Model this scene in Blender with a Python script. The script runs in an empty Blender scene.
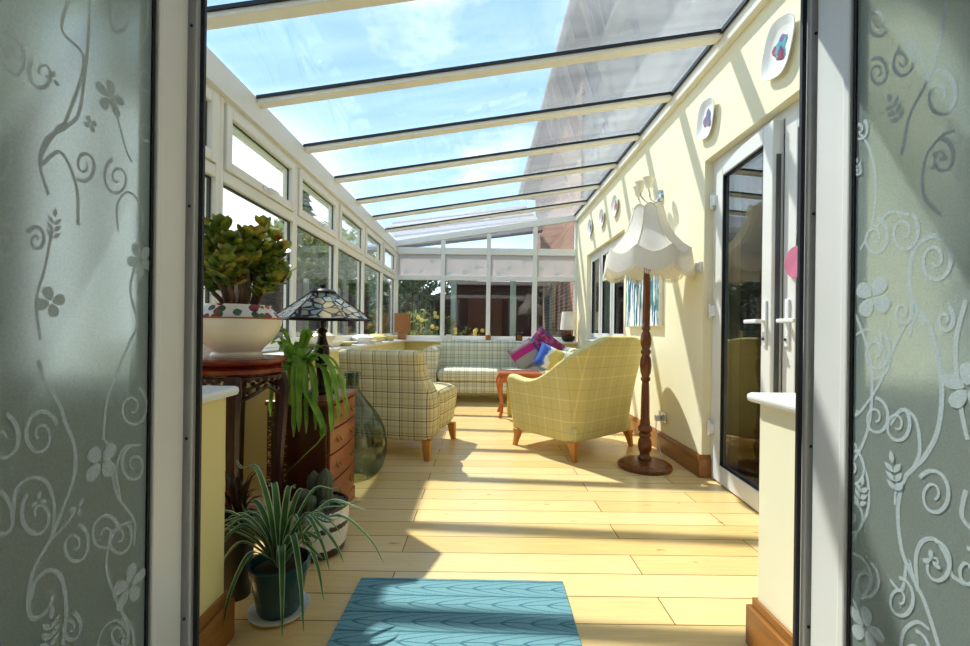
import bpy, bmesh, math, random
from mathutils import Vector, Matrix
random.seed(7)
S = bpy.context.scene
COL = S.collection
PI = math.pi

# ------------------------------------------------------------------ materials
def srgb(r, g, b):
    def f(c):
        c /= 255.0
        return c/12.92 if c <= .04045 else ((c+.055)/1.055)**2.4
    return (f(r), f(g), f(b), 1)

class NT:
    def __init__(s, name):
        s.m = bpy.data.materials.new(name); s.m.use_nodes = True
        s.t = s.m.node_tree; s.t.nodes.clear()
        s.out = s.n('ShaderNodeOutputMaterial')
    def n(s, typ, **kw):
        nd = s.t.nodes.new(typ)
        for k, v in kw.items(): setattr(nd, k, v)
        return nd
    def l(s, a, b): s.t.links.new(a, b)
    def put(s, sock, v):
        if hasattr(v, 'is_linked'): s.l(v, sock)
        else: sock.default_value = v
    def math(s, op, a, b=0.0, c=None):
        nd = s.n('ShaderNodeMath', operation=op)
        s.put(nd.inputs[0], a); s.put(nd.inputs[1], b)
        if c is not None: s.put(nd.inputs[2], c)
        return nd.outputs[0]
    def mix(s, f, a, b, blend='MIX'):
        nd = s.n('ShaderNodeMix', data_type='RGBA', blend_type=blend)
        s.put(nd.inputs[0], f); s.put(nd.inputs[6], a); s.put(nd.inputs[7], b)
        return nd.outputs[2]
    def ramp(s, f, stops, interp='LINEAR'):
        nd = s.n('ShaderNodeValToRGB'); cr = nd.color_ramp; cr.interpolation = interp
        while len(cr.elements) < len(stops): cr.elements.new(0.5)
        for e, (p, c) in zip(cr.elements, stops): e.position = p; e.color = c
        s.put(nd.inputs[0], f); return nd.outputs[0]
    def coord(s, which='Object'): return s.n('ShaderNodeTexCoord').outputs[which]
    def scale(s, v, sc, loc=(0, 0, 0), rot=(0, 0, 0)):
        nd = s.n('ShaderNodeMapping'); s.l(v, nd.inputs[0])
        nd.inputs['Scale'].default_value = sc; nd.inputs['Location'].default_value = loc
        nd.inputs['Rotation'].default_value = rot
        return nd.outputs[0]
    def noise(s, v, sc, detail=3, rough=.5):
        nd = s.n('ShaderNodeTexNoise'); s.l(v, nd.inputs['Vector'])
        nd.inputs['Scale'].default_value = sc; nd.inputs['Detail'].default_value = detail
        nd.inputs['Roughness'].default_value = rough
        return nd.outputs['Fac']
    def bsdf(s, color, rough=.5, metal=0, bump=None, bstr=.1, **kw):
        p = s.n('ShaderNodeBsdfPrincipled')
        s.put(p.inputs['Base Color'], color); s.put(p.inputs['Roughness'], rough)
        p.inputs['Metallic'].default_value = metal
        for k, v in kw.items(): s.put(p.inputs[k.replace('_', ' ')], v)
        if bump is not None:
            b = s.n('ShaderNodeBump'); b.inputs['Strength'].default_value = bstr
            b.inputs['Distance'].default_value = .01
            s.l(bump, b.inputs['Height']); s.l(b.outputs[0], p.inputs['Normal'])
        return p.outputs[0]
    def done(s, shader): s.l(shader, s.out.inputs[0]); return s.m

def mul(c, k): return (c[0]*k, c[1]*k, c[2]*k, 1)

def plain(name, c, rough=.5, var=.12, sc=12, metal=0, bstr=.0, stretch=(1, 1, 1), **kw):
    t = NT(name); v = t.scale(t.coord(), stretch)
    nz = t.noise(v, sc, 4)
    col = t.ramp(nz, [(.25, mul(c, 1-var)), (.75, mul(c, 1+var*.6))])
    return t.done(t.bsdf(col, rough, metal, nz if bstr else None, bstr, **kw))

def glass_mat(name, tint, refl=.05, edge=.75, dust_haze=0):
    t = NT(name)
    lw = t.n('ShaderNodeLayerWeight'); lw.inputs[0].default_value = .5
    p = t.math('POWER', lw.outputs['Facing'], 4.0)
    f = t.math('MULTIPLY_ADD', p, edge, refl)
    v = t.noise(t.coord(), 3.0, 2)
    tr = t.n('ShaderNodeBsdfTransparent')
    t.l(t.ramp(v, [(.3, tint), (.7, mul(tint, .96))]), tr.inputs[0])
    gl = t.n('ShaderNodeBsdfGlossy'); gl.inputs['Roughness'].default_value = .0
    gl.inputs['Color'].default_value = (1, 1, 1, 1)
    mx = t.n('ShaderNodeMixShader'); t.l(f, mx.inputs[0]); t.l(tr.outputs[0], mx.inputs[1]); t.l(gl.outputs[0], mx.inputs[2])
    if dust_haze:  # dust film that also builds pale haze and soft ambient light into the glass
        du = t.n('ShaderNodeBsdfTranslucent'); du.inputs[0].default_value = (.95, .96, .97, 1)
        m2 = t.n('ShaderNodeMixShader'); t.l(mx.outputs[0], m2.inputs[1]); t.l(du.outputs[0], m2.inputs[2])
        nz = t.noise(t.scale(t.coord(), (.6, 3, 1)), 2.2, 5, .6)
        t.l(t.math('MULTIPLY_ADD', nz, dust_haze*1.6, dust_haze*.2), m2.inputs[0]); return t.done(m2.outputs[0])
    return t.done(mx.outputs[0])

def frosted_mat(name, c, transl=.45, rough=.5, tint=(.86, .93, .93, 1)):
    t = NT(name)
    p = t.n('ShaderNodeBsdfPrincipled')
    nz = t.noise(t.coord(), 260, 2)
    p.inputs['Base Color'].default_value = tint
    p.inputs['Roughness'].default_value = rough; p.inputs['IOR'].default_value = 1.3
    p.inputs['Transmission Weight'].default_value = 1
    b = t.n('ShaderNodeBump'); b.inputs['Strength'].default_value = .25; b.inputs['Distance'].default_value = .002
    t.l(nz, b.inputs['Height']); t.l(b.outputs[0], p.inputs['Normal'])
    tr = t.n('ShaderNodeBsdfTranslucent'); tr.inputs[0].default_value = c
    df = t.n('ShaderNodeBsdfDiffuse'); df.inputs[0].default_value = c
    m0 = t.n('ShaderNodeMixShader'); m0.inputs[0].default_value = .5
    t.l(tr.outputs[0], m0.inputs[1]); t.l(df.outputs[0], m0.inputs[2])
    m1 = t.n('ShaderNodeMixShader'); m1.inputs[0].default_value = transl
    t.l(p.outputs[0], m1.inputs[1]); t.l(m0.outputs[0], m1.inputs[2])
    return t.done(m1.outputs[0])

def wood_mat(name, c1, c2, rough=.35, sc=6, stretch=(1, 1, .12)):
    t = NT(name); v = t.scale(t.coord(), stretch)
    nz = t.noise(v, sc*4, 6, .65)
    col = t.ramp(nz, [(.3, c1), (.7, c2)])
    return t.done(t.bsdf(col, rough, 0, nz, .06))

def plaid_mat(name, period, stops, soft=(.9, .9, .9, 1), field=(1, 1, 1, 1), zoff=(0, 0, 0)):
    """woven check: stripes along each axis of the object, masked by the facing of the cloth"""
    t = NT(name); tc = t.n('ShaderNodeTexCoord')
    sp = t.n('ShaderNodeSeparateXYZ'); t.l(tc.outputs['Object'], sp.inputs[0])
    sn = t.n('ShaderNodeSeparateXYZ'); t.l(tc.outputs['Normal'], sn.inputs[0])
    col = None
    for a in range(3):
        u = t.math('FRACT', t.math('ADD', t.math('DIVIDE', sp.outputs[a], period[a]), 20.37+zoff[a]))
        st = t.ramp(u, stops, 'CONSTANT')
        m = t.math('SUBTRACT', 1.0, t.math('ABSOLUTE', sn.outputs[a]))
        m = t.n('ShaderNodeMapRange'); mm = m
        t.l(t.math('SUBTRACT', 1.0, t.math('ABSOLUTE', sn.outputs[a])), mm.inputs[0])
        mm.inputs[1].default_value = .12; mm.inputs[2].default_value = .3
        s2 = t.mix(mm.outputs[0], soft, st)
        col = s2 if col is None else t.mix(1.0, col, s2, 'MULTIPLY')
    col = t.mix(1.0, col, field, 'MULTIPLY')
    nz = t.noise(tc.outputs['Object'], 420, 2)
    col = t.mix(.25, col, t.mix(1.0, col, t.ramp(nz, [(.3, (.6, .6, .6, 1)), (.7, (1.2, 1.2, 1.2, 1))]), 'MULTIPLY'))
    return t.done(t.bsdf(col, .9, 0, nz, .12))

MAT = {}
def build_materials():
    M = MAT
    M['upvc'] = plain('white_upvc', srgb(226, 226, 222), .28, .03, 3)
    M['upvc_cream'] = plain('aged_white_upvc', srgb(236, 234, 224), .35, .03, 3)
    M['bar_cream'] = plain('cream_bar', srgb(242, 236, 220), .4, .04, 3)
    M['rubber'] = plain('black_rubber', srgb(22, 26, 34), .5, .1)
    M['wall'] = plain('yellow_paint', srgb(243, 235, 202), .75, .025, 2.2)
    M['wall_deep'] = plain('deep_yellow_paint', srgb(232, 216, 148), .75, .03, 2.2)
    M['sill'] = plain('sill_white', srgb(232, 232, 228), .3, .03)
    M['skirting'] = wood_mat('oak_skirting', srgb(128, 80, 30), srgb(170, 112, 48), .35, 5, (1, .1, 1))
    M['glass'] = glass_mat('window_glass', (.98, .99, .985, 1), .045, .6)
    M['roof_glass'] = glass_mat('roof_glass', (.90, .957, .98, 1), .03, .4, .075)
    M['door_glass'] = glass_mat('door_glass', (.72, .75, .75, 1), .09, .8)
    t = NT('frosted_film'); nz = t.noise(t.coord(), 240, 2)
    c = t.ramp(nz, [(.3, srgb(188, 204, 198)), (.7, srgb(212, 226, 220))])
    rf = t.n('ShaderNodeBsdfRefraction'); rf.inputs['Roughness'].default_value = .5; rf.inputs['IOR'].default_value = 1.22; rf.inputs[0].default_value = (.74, .82, .80, 1)
    d = t.n('ShaderNodeBsdfDiffuse'); t.l(c, d.inputs[0]); tr = t.n('ShaderNodeBsdfTranslucent'); t.l(c, tr.inputs[0])
    bp = t.n('ShaderNodeBump'); bp.inputs['Strength'].default_value = .2; bp.inputs['Distance'].default_value = .002
    t.l(nz, bp.inputs['Height']); t.l(bp.outputs[0], d.inputs['Normal'])
    m = t.n('ShaderNodeMixShader'); m.inputs[0].default_value = .58; t.l(d.outputs[0], m.inputs[1]); t.l(tr.outputs[0], m.inputs[2])
    m2 = t.n('ShaderNodeMixShader'); m2.inputs[0].default_value = .62; t.l(rf.outputs[0], m2.inputs[1]); t.l(m.outputs[0], m2.inputs[2])
    M['frosted'] = t.done(m2.outputs[0])
    t = NT('etched_white'); nz = t.noise(t.coord(), 200, 2)
    c = t.ramp(nz, [(.3, srgb(206, 220, 222)), (.7, srgb(226, 236, 238))])
    d = t.n('ShaderNodeBsdfDiffuse'); t.l(c, d.inputs[0]); tr = t.n('ShaderNodeBsdfTranslucent'); t.l(c, tr.inputs[0])
    m = t.n('ShaderNodeMixShader'); m.inputs[0].default_value = .45; t.l(d.outputs[0], m.inputs[1]); t.l(tr.outputs[0], m.inputs[2])
    M['etch'] = t.done(m.outputs[0])
    M['film'] = frosted_mat('lace_film', srgb(222, 218, 218), .85, .5)
    M['film_flower'] = plain('film_flower', srgb(246, 242, 240), .7, .02)
    M['chrome'] = plain('chrome', srgb(200, 204, 208), .15, .03, 5, 1)
    M['steel'] = plain('dark_steel', srgb(90, 92, 96), .35, .1, 5, .8)
    M['plastic'] = plain('white_plastic', srgb(232, 234, 236), .3, .02)
    # floor boards
    t = NT('birch_boards'); v = t.coord()
    br = t.n('ShaderNodeTexBrick'); t.l(t.scale(v, (1, 1, 1), (.35, .056, 0)), br.inputs['Vector'])
    br.offset = .37; br.squash = 1
    for k, val in (('Scale', 1), ('Brick Width', 1.62), ('Row Height', .156), ('Mortar Size', .0022), ('Mortar Smooth', .1), ('Bias', 0)):
        br.inputs[k].default_value = val
    br.inputs['Color1'].default_value = srgb(235, 208, 152); br.inputs['Color2'].default_value = srgb(225, 190, 124)
    br.inputs['Mortar'].default_value = srgb(112, 82, 44)
    g = t.noise(t.scale(v, (.7, 14, 1)), 6, 6, .6)
    kn = t.noise(t.scale(v, (3, 9, 1)), 3, 2)
    c = t.mix(1, br.outputs['Color'], t.ramp(g, [(.3, (.9, .86, .78, 1)), (.7, (1.04, 1.04, 1.05, 1))]), 'MULTIPLY')
    c = t.mix(1, c, t.ramp(kn, [(.24, (.72, .55, .38, 1)), (.3, (1, 1, 1, 1))]), 'MULTIPLY')
    M['floor'] = t.done(t.bsdf(c, .27, 0, br.outputs['Fac'], -.12))
    # brick
    t = NT('red_brick'); v = t.coord()
    sx = t.n('ShaderNodeSeparateXYZ'); t.l(v, sx.inputs[0]); cx = t.n('ShaderNodeCombineXYZ')
    t.l(t.math('ADD', sx.outputs[1], sx.outputs[0]), cx.inputs[0]); t.l(sx.outputs[2], cx.inputs[1])
    br = t.n('ShaderNodeTexBrick'); t.l(cx.outputs[0], br.inputs['Vector'])
    for k, val in (('Scale', 1), ('Brick Width', .225), ('Row Height', .075), ('Mortar Size', .007)): br.inputs[k].default_value = val
    br.inputs['Color1'].default_value = srgb(158, 104, 82); br.inputs['Color2'].default_value = srgb(124, 82, 68)
    br.inputs['Mortar'].default_value = srgb(168, 156, 142)
    c = t.mix(1, br.outputs['Color'], t.ramp(t.noise(v, 1.2), [(.3, (.8, .8, .8, 1)), (.7, (1.1, 1.1, 1.1, 1))]), 'MULTIPLY')
    M['brick'] = t.done(t.bsdf(c, .85, 0, br.outputs['Fac'], -.3))
    # rug
    t = NT('teal_leaf_mat'); v = t.coord(); sx = t.n('ShaderNodeSeparateXYZ'); t.l(v, sx.inputs[0])
    X, Y = sx.outputs[0], sx.outputs[1]
    yr = t.math('DIVIDE', Y, .098)
    row = t.math('FLOOR', yr); vv = t.math('SUBTRACT', t.math('FRACT', yr), .5)
    odd = t.math('FRACT', t.math('MULTIPLY', row, .5))          # 0 or .5
    xs = t.math('ADD', t.math('DIVIDE', X, .26), odd)
    # pointed leaves: each 0.26 long, outline |v| = curve; veins sweep from the midrib
    fx = t.math('FRACT', xs)
    av = t.math('ABSOLUTE', vv)
    def line(d, w):
        return t.math('LESS_THAN', d, w)
    # pointed leaves lie along each row; the curved veins run from the tip line to the row above and below
    bend = t.math('MULTIPLY', t.math('POWER', t.math('MULTIPLY', av, 2), 1.7), .80)
    q = t.math('SUBTRACT', xs, bend)
    vein = t.math('FRACT', t.math('MULTIPLY', q, 2.6))
    lv = line(t.math('ABSOLUTE', t.math('SUBTRACT', vein, .5)), .075)
    big = t.math('FRACT', q)
    wave = t.math('MULTIPLY', t.math('SINE', t.math('MULTIPLY', xs, 2*PI)), .10)
    le = line(t.math('ABSOLUTE', t.math('SUBTRACT', av, .48)), .022)
    lm = line(t.math('ABSOLUTE', t.math('ADD', vv, t.math('MULTIPLY', wave, t.math('SUBTRACT', .5, av)))), .022)
    L = t.math('MAXIMUM', t.math('MAXIMUM', lv, le), lm)
    nz = t.noise(v, 300, 2)
    c = t.mix(t.math('MULTIPLY', L, .85), srgb(112, 160, 168), srgb(52, 104, 120))
    c = t.mix(1, c, t.ramp(nz, [(.3, (.86, .86, .86, 1)), (.7, (1.08, 1.08, 1.08, 1))]), 'MULTIPLY')
    M['rug'] = t.done(t.bsdf(c, .85, 0, t.math('SUBTRACT', nz, t.math('MULTIPLY', L, .8)), .2))
    W = (1, 1, 1, 1)
    # fabrics
    def g(k, c=(1, 1, 1)): return (k*c[0], k*c[1], k*c[2], 1)
    dk = (.34, .30, .24, 1); ol = (.74, .66, .48, 1); tn = (.91, .87, .74, 1); cr = (1, .98, .88, 1)
    M['plaid_chair'] = plaid_mat('olive_plaid', (.215, .215, .215), [(0, tn), (.08, cr), (.2, dk), (.235, cr), (.27, ol), (.34, tn), (.52, ol), (.56, tn), (.70, cr), (.74, dk), (.775, tn), (.86, ol), (.89, tn)], (.88, .86, .76, 1), (.95, .92, .82, 1))
    yg = (.915, .885, .71, 1)
    M['plaid_big'] = plaid_mat('mustard_windowpane', (.17, .17, .17), [(0, yg), (.10, (1.05, 1.04, 1.0, 1)), (.15, yg), (.60, (.76, .75, .66, 1)), (.635, yg)], (.95, .93, .83, 1), (.93, .87, .62, 1))
    sg = (.93, .92, .86, 1); sd = (.50, .51, .47, 1)
    M['plaid_sofa'] = plaid_mat('sage_plaid', (.115, .115, .115), [(0, sg), (.13, W), (.2, sg), (.38, sd), (.45, sg), (.55, (.68, .69, .58, 1)), (.62, sg), (.8, sd), (.86, sg)], (.95, .95, .89, 1), (.93, .93, .85, 1))
    M['leg_oak'] = wood_mat('oak_leg', srgb(186, 118, 44), srgb(212, 146, 66))
    M['dark_wood'] = wood_mat('turned_walnut', srgb(82, 42, 17), srgb(128, 70, 30), .3)
    M['rosewood'] = wood_mat('rosewood', srgb(38, 18, 15), srgb(66, 28, 22), .28)
    M['rosewood_top'] = wood_mat('rosewood_top', srgb(96, 30, 20), srgb(142, 52, 32), .2, 6, (.15, 1, 1))
    M['mahogany'] = wood_mat('mahogany', srgb(120, 58, 24), srgb(168, 88, 40), .3, 5, (1, .15, 1))
    M['mahogany_dark'] = wood_mat('mahogany_dark', srgb(66, 26, 16), srgb(96, 42, 24), .3, 5)
    M['cherry'] = wood_mat('cherry_table', srgb(160, 78, 28), srgb(198, 108, 48), .25, 5, (.15, 1, 1))
    M['brass'] = plain('aged_brass', srgb(150, 116, 60), .35, .1, 8, 1)
    M['ceramic'] = plain('cream_ceramic', srgb(236, 226, 204), .2, .03, 5)
    M['ceramic_w'] = plain('white_ceramic', srgb(240, 240, 238), .15, .02, 5)
    M['ceramic_y'] = plain('yellow_ceramic', srgb(234, 220, 150), .2, .03, 5)
    M['shade'] = None
    t = NT('lampshade_cloth'); nz = t.noise(t.coord(), 60, 3)
    tr = t.n('ShaderNodeBsdfTranslucent'); tr.inputs[0].default_value = srgb(246, 238, 218)
    d = t.n('ShaderNodeBsdfDiffuse'); t.l(t.ramp(nz, [(.3, srgb(244, 240, 232)), (.7, srgb(252, 250, 246))]), d.inputs[0])
    m = t.n('ShaderNodeMixShader'); m.inputs[0].default_value = .35; t.l(d.outputs[0], m.inputs[1]); t.l(tr.outputs[0], m.inputs[2])
    M['shade'] = t.done(m.outputs[0])
    M['trim_cloth'] = plain('fringe_cloth', srgb(240, 228, 200), .8, .08, 80)
    # leaded lampshade
    t = NT('leaded_glass'); v = t.coord()
    vo = t.n('ShaderNodeTexVoronoi', feature='DISTANCE_TO_EDGE'); t.l(t.scale(v, (1, 1, 1.6)), vo.inputs['Vector']); vo.inputs['Scale'].default_value = 17
    vc = t.n('ShaderNodeTexVoronoi'); t.l(t.scale(v, (1, 1, 1.6)), vc.inputs['Vector']); vc.inputs['Scale'].default_value = 17
    sp = t.n('ShaderNodeSeparateColor'); t.l(vc.outputs['Color'], sp.inputs[0])
    colr = t.ramp(sp.outputs[0], [(0, srgb(196, 206, 190)), (.25, srgb(226, 208, 158)), (.5, srgb(172, 190, 180)), (.68, srgb(232, 226, 204)), (.84, srgb(206, 182, 124))], 'CONSTANT')
    ln = t.math('LESS_THAN', vo.outputs['Distance'], .075)
    c = t.mix(ln, colr, srgb(30, 30, 30))
    d = t.bsdf(c, .25)
    tr = t.n('ShaderNodeBsdfTranslucent'); t.l(c, tr.inputs[0])
    m = t.n('ShaderNodeMixShader'); m.inputs[0].default_value = .45; t.l(d, m.inputs[1]); t.l(tr.outputs[0], m.inputs[2])
    M['leaded'] = t.done(m.outputs[0])
    M['bronze'] = plain('dark_bronze', srgb(44, 32, 26), .35, .2, 14, .6)
    # plants
    def leafm(name, c1, c2, sc=9, rough=.4, tl=.3):
        t = NT(name); nz = t.noise(t.coord(), sc, 3)
        c = t.ramp(nz, [(.3, c1), (.7, c2)])
        tr = t.n('ShaderNodeBsdfTranslucent'); t.l(c, tr.inputs[0])
        m = t.n('ShaderNodeMixShader'); m.inputs[0].default_value = tl
        t.l(t.bsdf(c, rough), m.inputs[1]); t.l(tr.outputs[0], m.inputs[2]); return t.done(m.outputs[0])
    t = NT('jade_leaf'); v = t.coord(); nz = t.noise(v, 16, 3)
    c = t.ramp(nz, [(.34, srgb(72, 100, 34)), (.47, srgb(128, 148, 50)), (.6, srgb(188, 178, 76)), (.7, srgb(160, 80, 48))])
    tr = t.n('ShaderNodeBsdfTranslucent'); t.l(c, tr.inputs[0]); m = t.n('ShaderNodeMixShader'); m.inputs[0].default_value = .35; t.l(t.bsdf(c, .3), m.inputs[1]); t.l(tr.outputs[0], m.inputs[2]); M['jade'] = t.done(m.outputs[0])
    M['leaf_green'] = leafm('bright_green_leaf', srgb(96, 148, 42), srgb(168, 206, 84), 14, .4, .45)
    M['spider_green'] = leafm('spider_leaf_green', srgb(44, 96, 42), srgb(84, 136, 62), 14)
    M['spider_edge'] = leafm('spider_leaf_edge', srgb(196, 208, 160), srgb(224, 230, 196), 14)
    M['dark_leaf'] = leafm('dark_red_leaf', srgb(30, 36, 22), srgb(84, 36, 36), 20)
    M['stem'] = plain('plant_stem', srgb(112, 86, 62), .8, .2, 20, bstr=.2)
    M['soil'] = plain('soil', srgb(52, 38, 28), .95, .3, 60, bstr=.4)
    M['cactus'] = plain('grey_cactus', srgb(96, 104, 84), .9, .3, 160, bstr=.6)
    M['spine'] = plain('golden_spines', srgb(206, 168, 92), .5, .2, 40)
    M['green_pot'] = plain('green_glazed_pot', srgb(30, 74, 72), .25, .15, 8)
    M['black_pot'] = plain('dark_pot', srgb(34, 30, 30), .5, .15, 8)
    M['clay'] = plain('clay_pot', srgb(176, 104, 68), .8, .12, 20)
    # white cactus bowl with two dark bands
    t = NT('banded_bowl'); v = t.coord(); sx = t.n('ShaderNodeSeparateXYZ'); t.l(v, sx.inputs[0])
    nz = t.noise(v, 60, 2); z = t.math('MULTIPLY_ADD', nz, .022, sx.outputs[2])
    k = t.ramp(t.math('DIVIDE', z, .22), [(0, srgb(52, 38, 34)), (.24, srgb(226, 222, 212)), (.60, srgb(60, 46, 42)), (.70, srgb(226, 222, 212)), (.97, srgb(44, 36, 36))], 'CONSTANT')
    M['banded'] = t.done(t.bsdf(k, .35))
    # floral band on the bowl
    t = NT('floral_band'); v = t.coord()
    vo = t.n('ShaderNodeTexVoronoi'); t.l(v, vo.inputs['Vector']); vo.inputs['Scale'].default_value = 26
    sp = t.n('ShaderNodeSeparateColor'); t.l(vo.outputs['Color'], sp.inputs[0])
    c = t.ramp(sp.outputs[0], [(0, srgb(138, 44, 58)), (.28, srgb(52, 84, 52)), (.52, srgb(232, 226, 216)), (.7, srgb(120, 52, 74)), (.86, srgb(70, 98, 60))], 'CONSTANT')
    m = t.math('LESS_THAN', vo.outputs['Distance'], .5)
    M['floral'] = t.done(t.bsdf(t.mix(m, srgb(236, 230, 222), c), .2))
    # green bottle glass
    t = NT('bottle_glass')
    lw = t.n('ShaderNodeLayerWeight'); lw.inputs[0].default_value = .4
    f = t.math('MULTIPLY_ADD', t.math('POWER', lw.outputs['Facing'], 3), .7, .06)
    tr = t.n('ShaderNodeBsdfTransparent'); t.l(t.ramp(lw.outputs['Facing'], [(0, (.60, .66, .60, 1)), (1, (.26, .33, .29, 1))]), tr.inputs[0])
    gl = t.n('ShaderNodeBsdfGlossy'); gl.inputs['Roughness'].default_value = .04; gl.inputs[0].default_value = (.8, .9, .8, 1)
    m = t.n('ShaderNodeMixShader'); t.l(f, m.inputs[0]); t.l(tr.outputs[0], m.inputs[1]); t.l(gl.outputs[0], m.inputs[2])
    M['bottle'] = t.done(m.outputs[0])
    # painting: white canvas with dripping blue, teal and navy paint
    t = NT('drip_painting'); v = t.coord(); sx = t.n('ShaderNodeSeparateXYZ'); t.l(v, sx.inputs[0])
    a = t.noise(t.scale(v, (1, 14, 1.4)), 1.6, 4, .6)
    b = t.noise(t.scale(v, (1, 22, 1.8), (3, 5, 1)), 1.2, 3, .6)
    c = t.ramp(b, [(.32, srgb(24, 36, 84)), (.42, srgb(40, 110, 150)), (.5, srgb(96, 160, 120)), (.56, srgb(52, 70, 150)), (.64, srgb(30, 34, 60))])
    zz = t.math('MULTIPLY_ADD', sx.outputs[2], -.16, .47)
    k = t.math('GREATER_THAN', a, zz)
    M['painting'] = t.done(t.bsdf(t.mix(k, srgb(238, 242, 244), c), .5))
    # cushions
    t = NT('cushion_band'); v = t.coord(); sx = t.n('ShaderNodeSeparateXYZ'); t.l(v, sx.inputs[0])
    u = t.math('MULTIPLY_ADD', sx.outputs[2], 2.2, .5)
    c = t.ramp(u, [(0, srgb(150, 146, 138)), (.5, srgb(176, 34, 116)), (.72, srgb(140, 120, 128)), (.85, srgb(116, 96, 96))], 'CONSTANT')
    M['cush_band'] = t.done(t.bsdf(c, .9))
    t = NT('cushion_kilim'); v = t.coord()
    vo = t.n('ShaderNodeTexVoronoi', distance='MANHATTAN'); t.l(t.scale(v, (1, .3, 1.5)), vo.inputs['Vector']); vo.inputs['Scale'].default_value = 22
    sp = t.n('ShaderNodeSeparateColor'); t.l(vo.outputs['Color'], sp.inputs[0])
    M['cush_kilim'] = t.done(t.bsdf(t.ramp(sp.outputs[0], [(0, srgb(130, 34, 78)), (.35, srgb(178, 70, 110)), (.6, srgb(84, 44, 84)), (.8, srgb(60, 74, 140))], 'CONSTANT'), .9))
    t = NT('cushion_patch'); v = t.coord(); sx = t.n('ShaderNodeSeparateXYZ'); t.l(v, sx.inputs[0])
    nz = t.noise(v, 7, 2)
    u = t.math('MULTIPLY_ADD', nz, .5, t.math('MULTIPLY_ADD', sx.outputs[0], 2.0, .34))
    M['cush_patch'] = t.done(t.bsdf(t.ramp(u, [(0, srgb(50, 84, 170)), (.36, srgb(96, 130, 200)), (.44, srgb(226, 226, 226)), (.54, srgb(214, 190, 96)), (.8, srgb(200, 176, 90))], 'CONSTANT'), .9))
    M['wicker'] = plain('rattan', srgb(160, 104, 52), .7, .35, 70, bstr=.3)
    M['pine'] = wood_mat('pine_base', srgb(150, 92, 46), srgb(178, 116, 62))
    M['pot_white'] = plain('white_pot', srgb(216, 214, 204), .4, .04)
    M['tin_yellow'] = plain('yellow_fabric_box', srgb(206, 180, 88), .8, .08, 30)
    M['tin_dark'] = plain('dark_label', srgb(78, 66, 58), .6, .1)
    M['amber'] = plain('amber_glass', srgb(150, 92, 40), .25, .2, 20)
    M['candle'] = plain('candle_wax', srgb(232, 216, 186), .5, .05)
    M['pink'] = plain('pink_glass', srgb(206, 120, 150), .15, .2, 9)
    M['plate_paint_a'] = None
    for nm, cs in (('plate_paint_a', (srgb(86, 166, 176), srgb(116, 86, 140), srgb(160, 70, 96))), ('plate_paint_b', (srgb(120, 96, 140), srgb(96, 110, 150), srgb(150, 116, 140))), ('plate_paint_c', (srgb(168, 84, 96), srgb(96, 86, 120), srgb(190, 140, 140)))):
        t = NT(nm); vo = t.n('ShaderNodeTexVoronoi'); t.l(t.coord(), vo.inputs['Vector']); vo.inputs['Scale'].default_value = 34
        sp = t.n('ShaderNodeSeparateColor'); t.l(vo.outputs['Color'], sp.inputs[0])
        M[nm] = t.done(t.bsdf(t.ramp(sp.outputs[0], [(0, cs[0]), (.5, cs[1]), (.75, cs[2])], 'CONSTANT'), .25))
    # outdoors
    M['paving'] = plain('patio_stone', srgb(170, 162, 148), .85, .12, 3, bstr=.2)
    M['grass'] = plain('lawn', srgb(86, 112, 52), .95, .3, 30, bstr=.4)
    t = NT('fence_board'); v = t.coord(); sx = t.n('ShaderNodeSeparateXYZ'); t.l(v, sx.inputs[0])
    fr = t.math('FRACT', t.math('DIVIDE', sx.outputs[2], .14)); ln = t.math('LESS_THAN', fr, .1)
    nz = t.noise(t.scale(v, (1, 1, 6)), 3, 4)
    M['fence'] = t.done(t.bsdf(t.mix(t.math('MULTIPLY', ln, .7), t.ramp(nz, [(.3, srgb(62, 50, 46)), (.7, srgb(96, 80, 72))]), srgb(24, 18, 18)), .85))
    M['shed'] = wood_mat('dark_shed_board', srgb(50, 30, 28), srgb(78, 50, 46), .8, 3, (.1, 1, 6))
    M['post_green'] = plain('pale_green_paint', srgb(146, 168, 156), .6, .06)
    M['post_cream'] = plain('cream_paint', srgb(206, 202, 176), .6, .06)
    M['polycarb'] = frosted_mat('white_roof_sheet', srgb(240, 236, 236), .9, .5)
    M['polycarb_grey'] = plain('mauve_roof_sheet', srgb(170, 158, 164), .5, .06, 4)
    M['bush'] = leafm('bush_leaf', srgb(84, 108, 50), srgb(158, 172, 96), 6, .6, .5)
    M['bush_dark'] = leafm('conifer_leaf', srgb(44, 74, 46), srgb(88, 120, 72), 6, .6, .3)
    M['flower'] = plain('orange_flower', srgb(226, 150, 70), .7, .2, 20)
    M['flower_y'] = plain('yellow_flower', srgb(236, 214, 110), .7, .15, 20)
    M['tile'] = plain('roof_tile', srgb(92, 84, 84), .8, .2, 14, bstr=.3)
    M['gutter'] = plain('grey_gutter', srgb(120, 122, 124), .5, .05)
    M['render'] = plain('grey_render', srgb(92, 96, 100), .9, .12, 2.0, bstr=.1)
    M['blocker'] = plain('blocker_paint', srgb(176, 170, 160), .9, .04)  # for the added walls and ceiling that keep light off the doors
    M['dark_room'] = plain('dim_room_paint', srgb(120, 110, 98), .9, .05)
build_materials()
A = MAT

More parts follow.
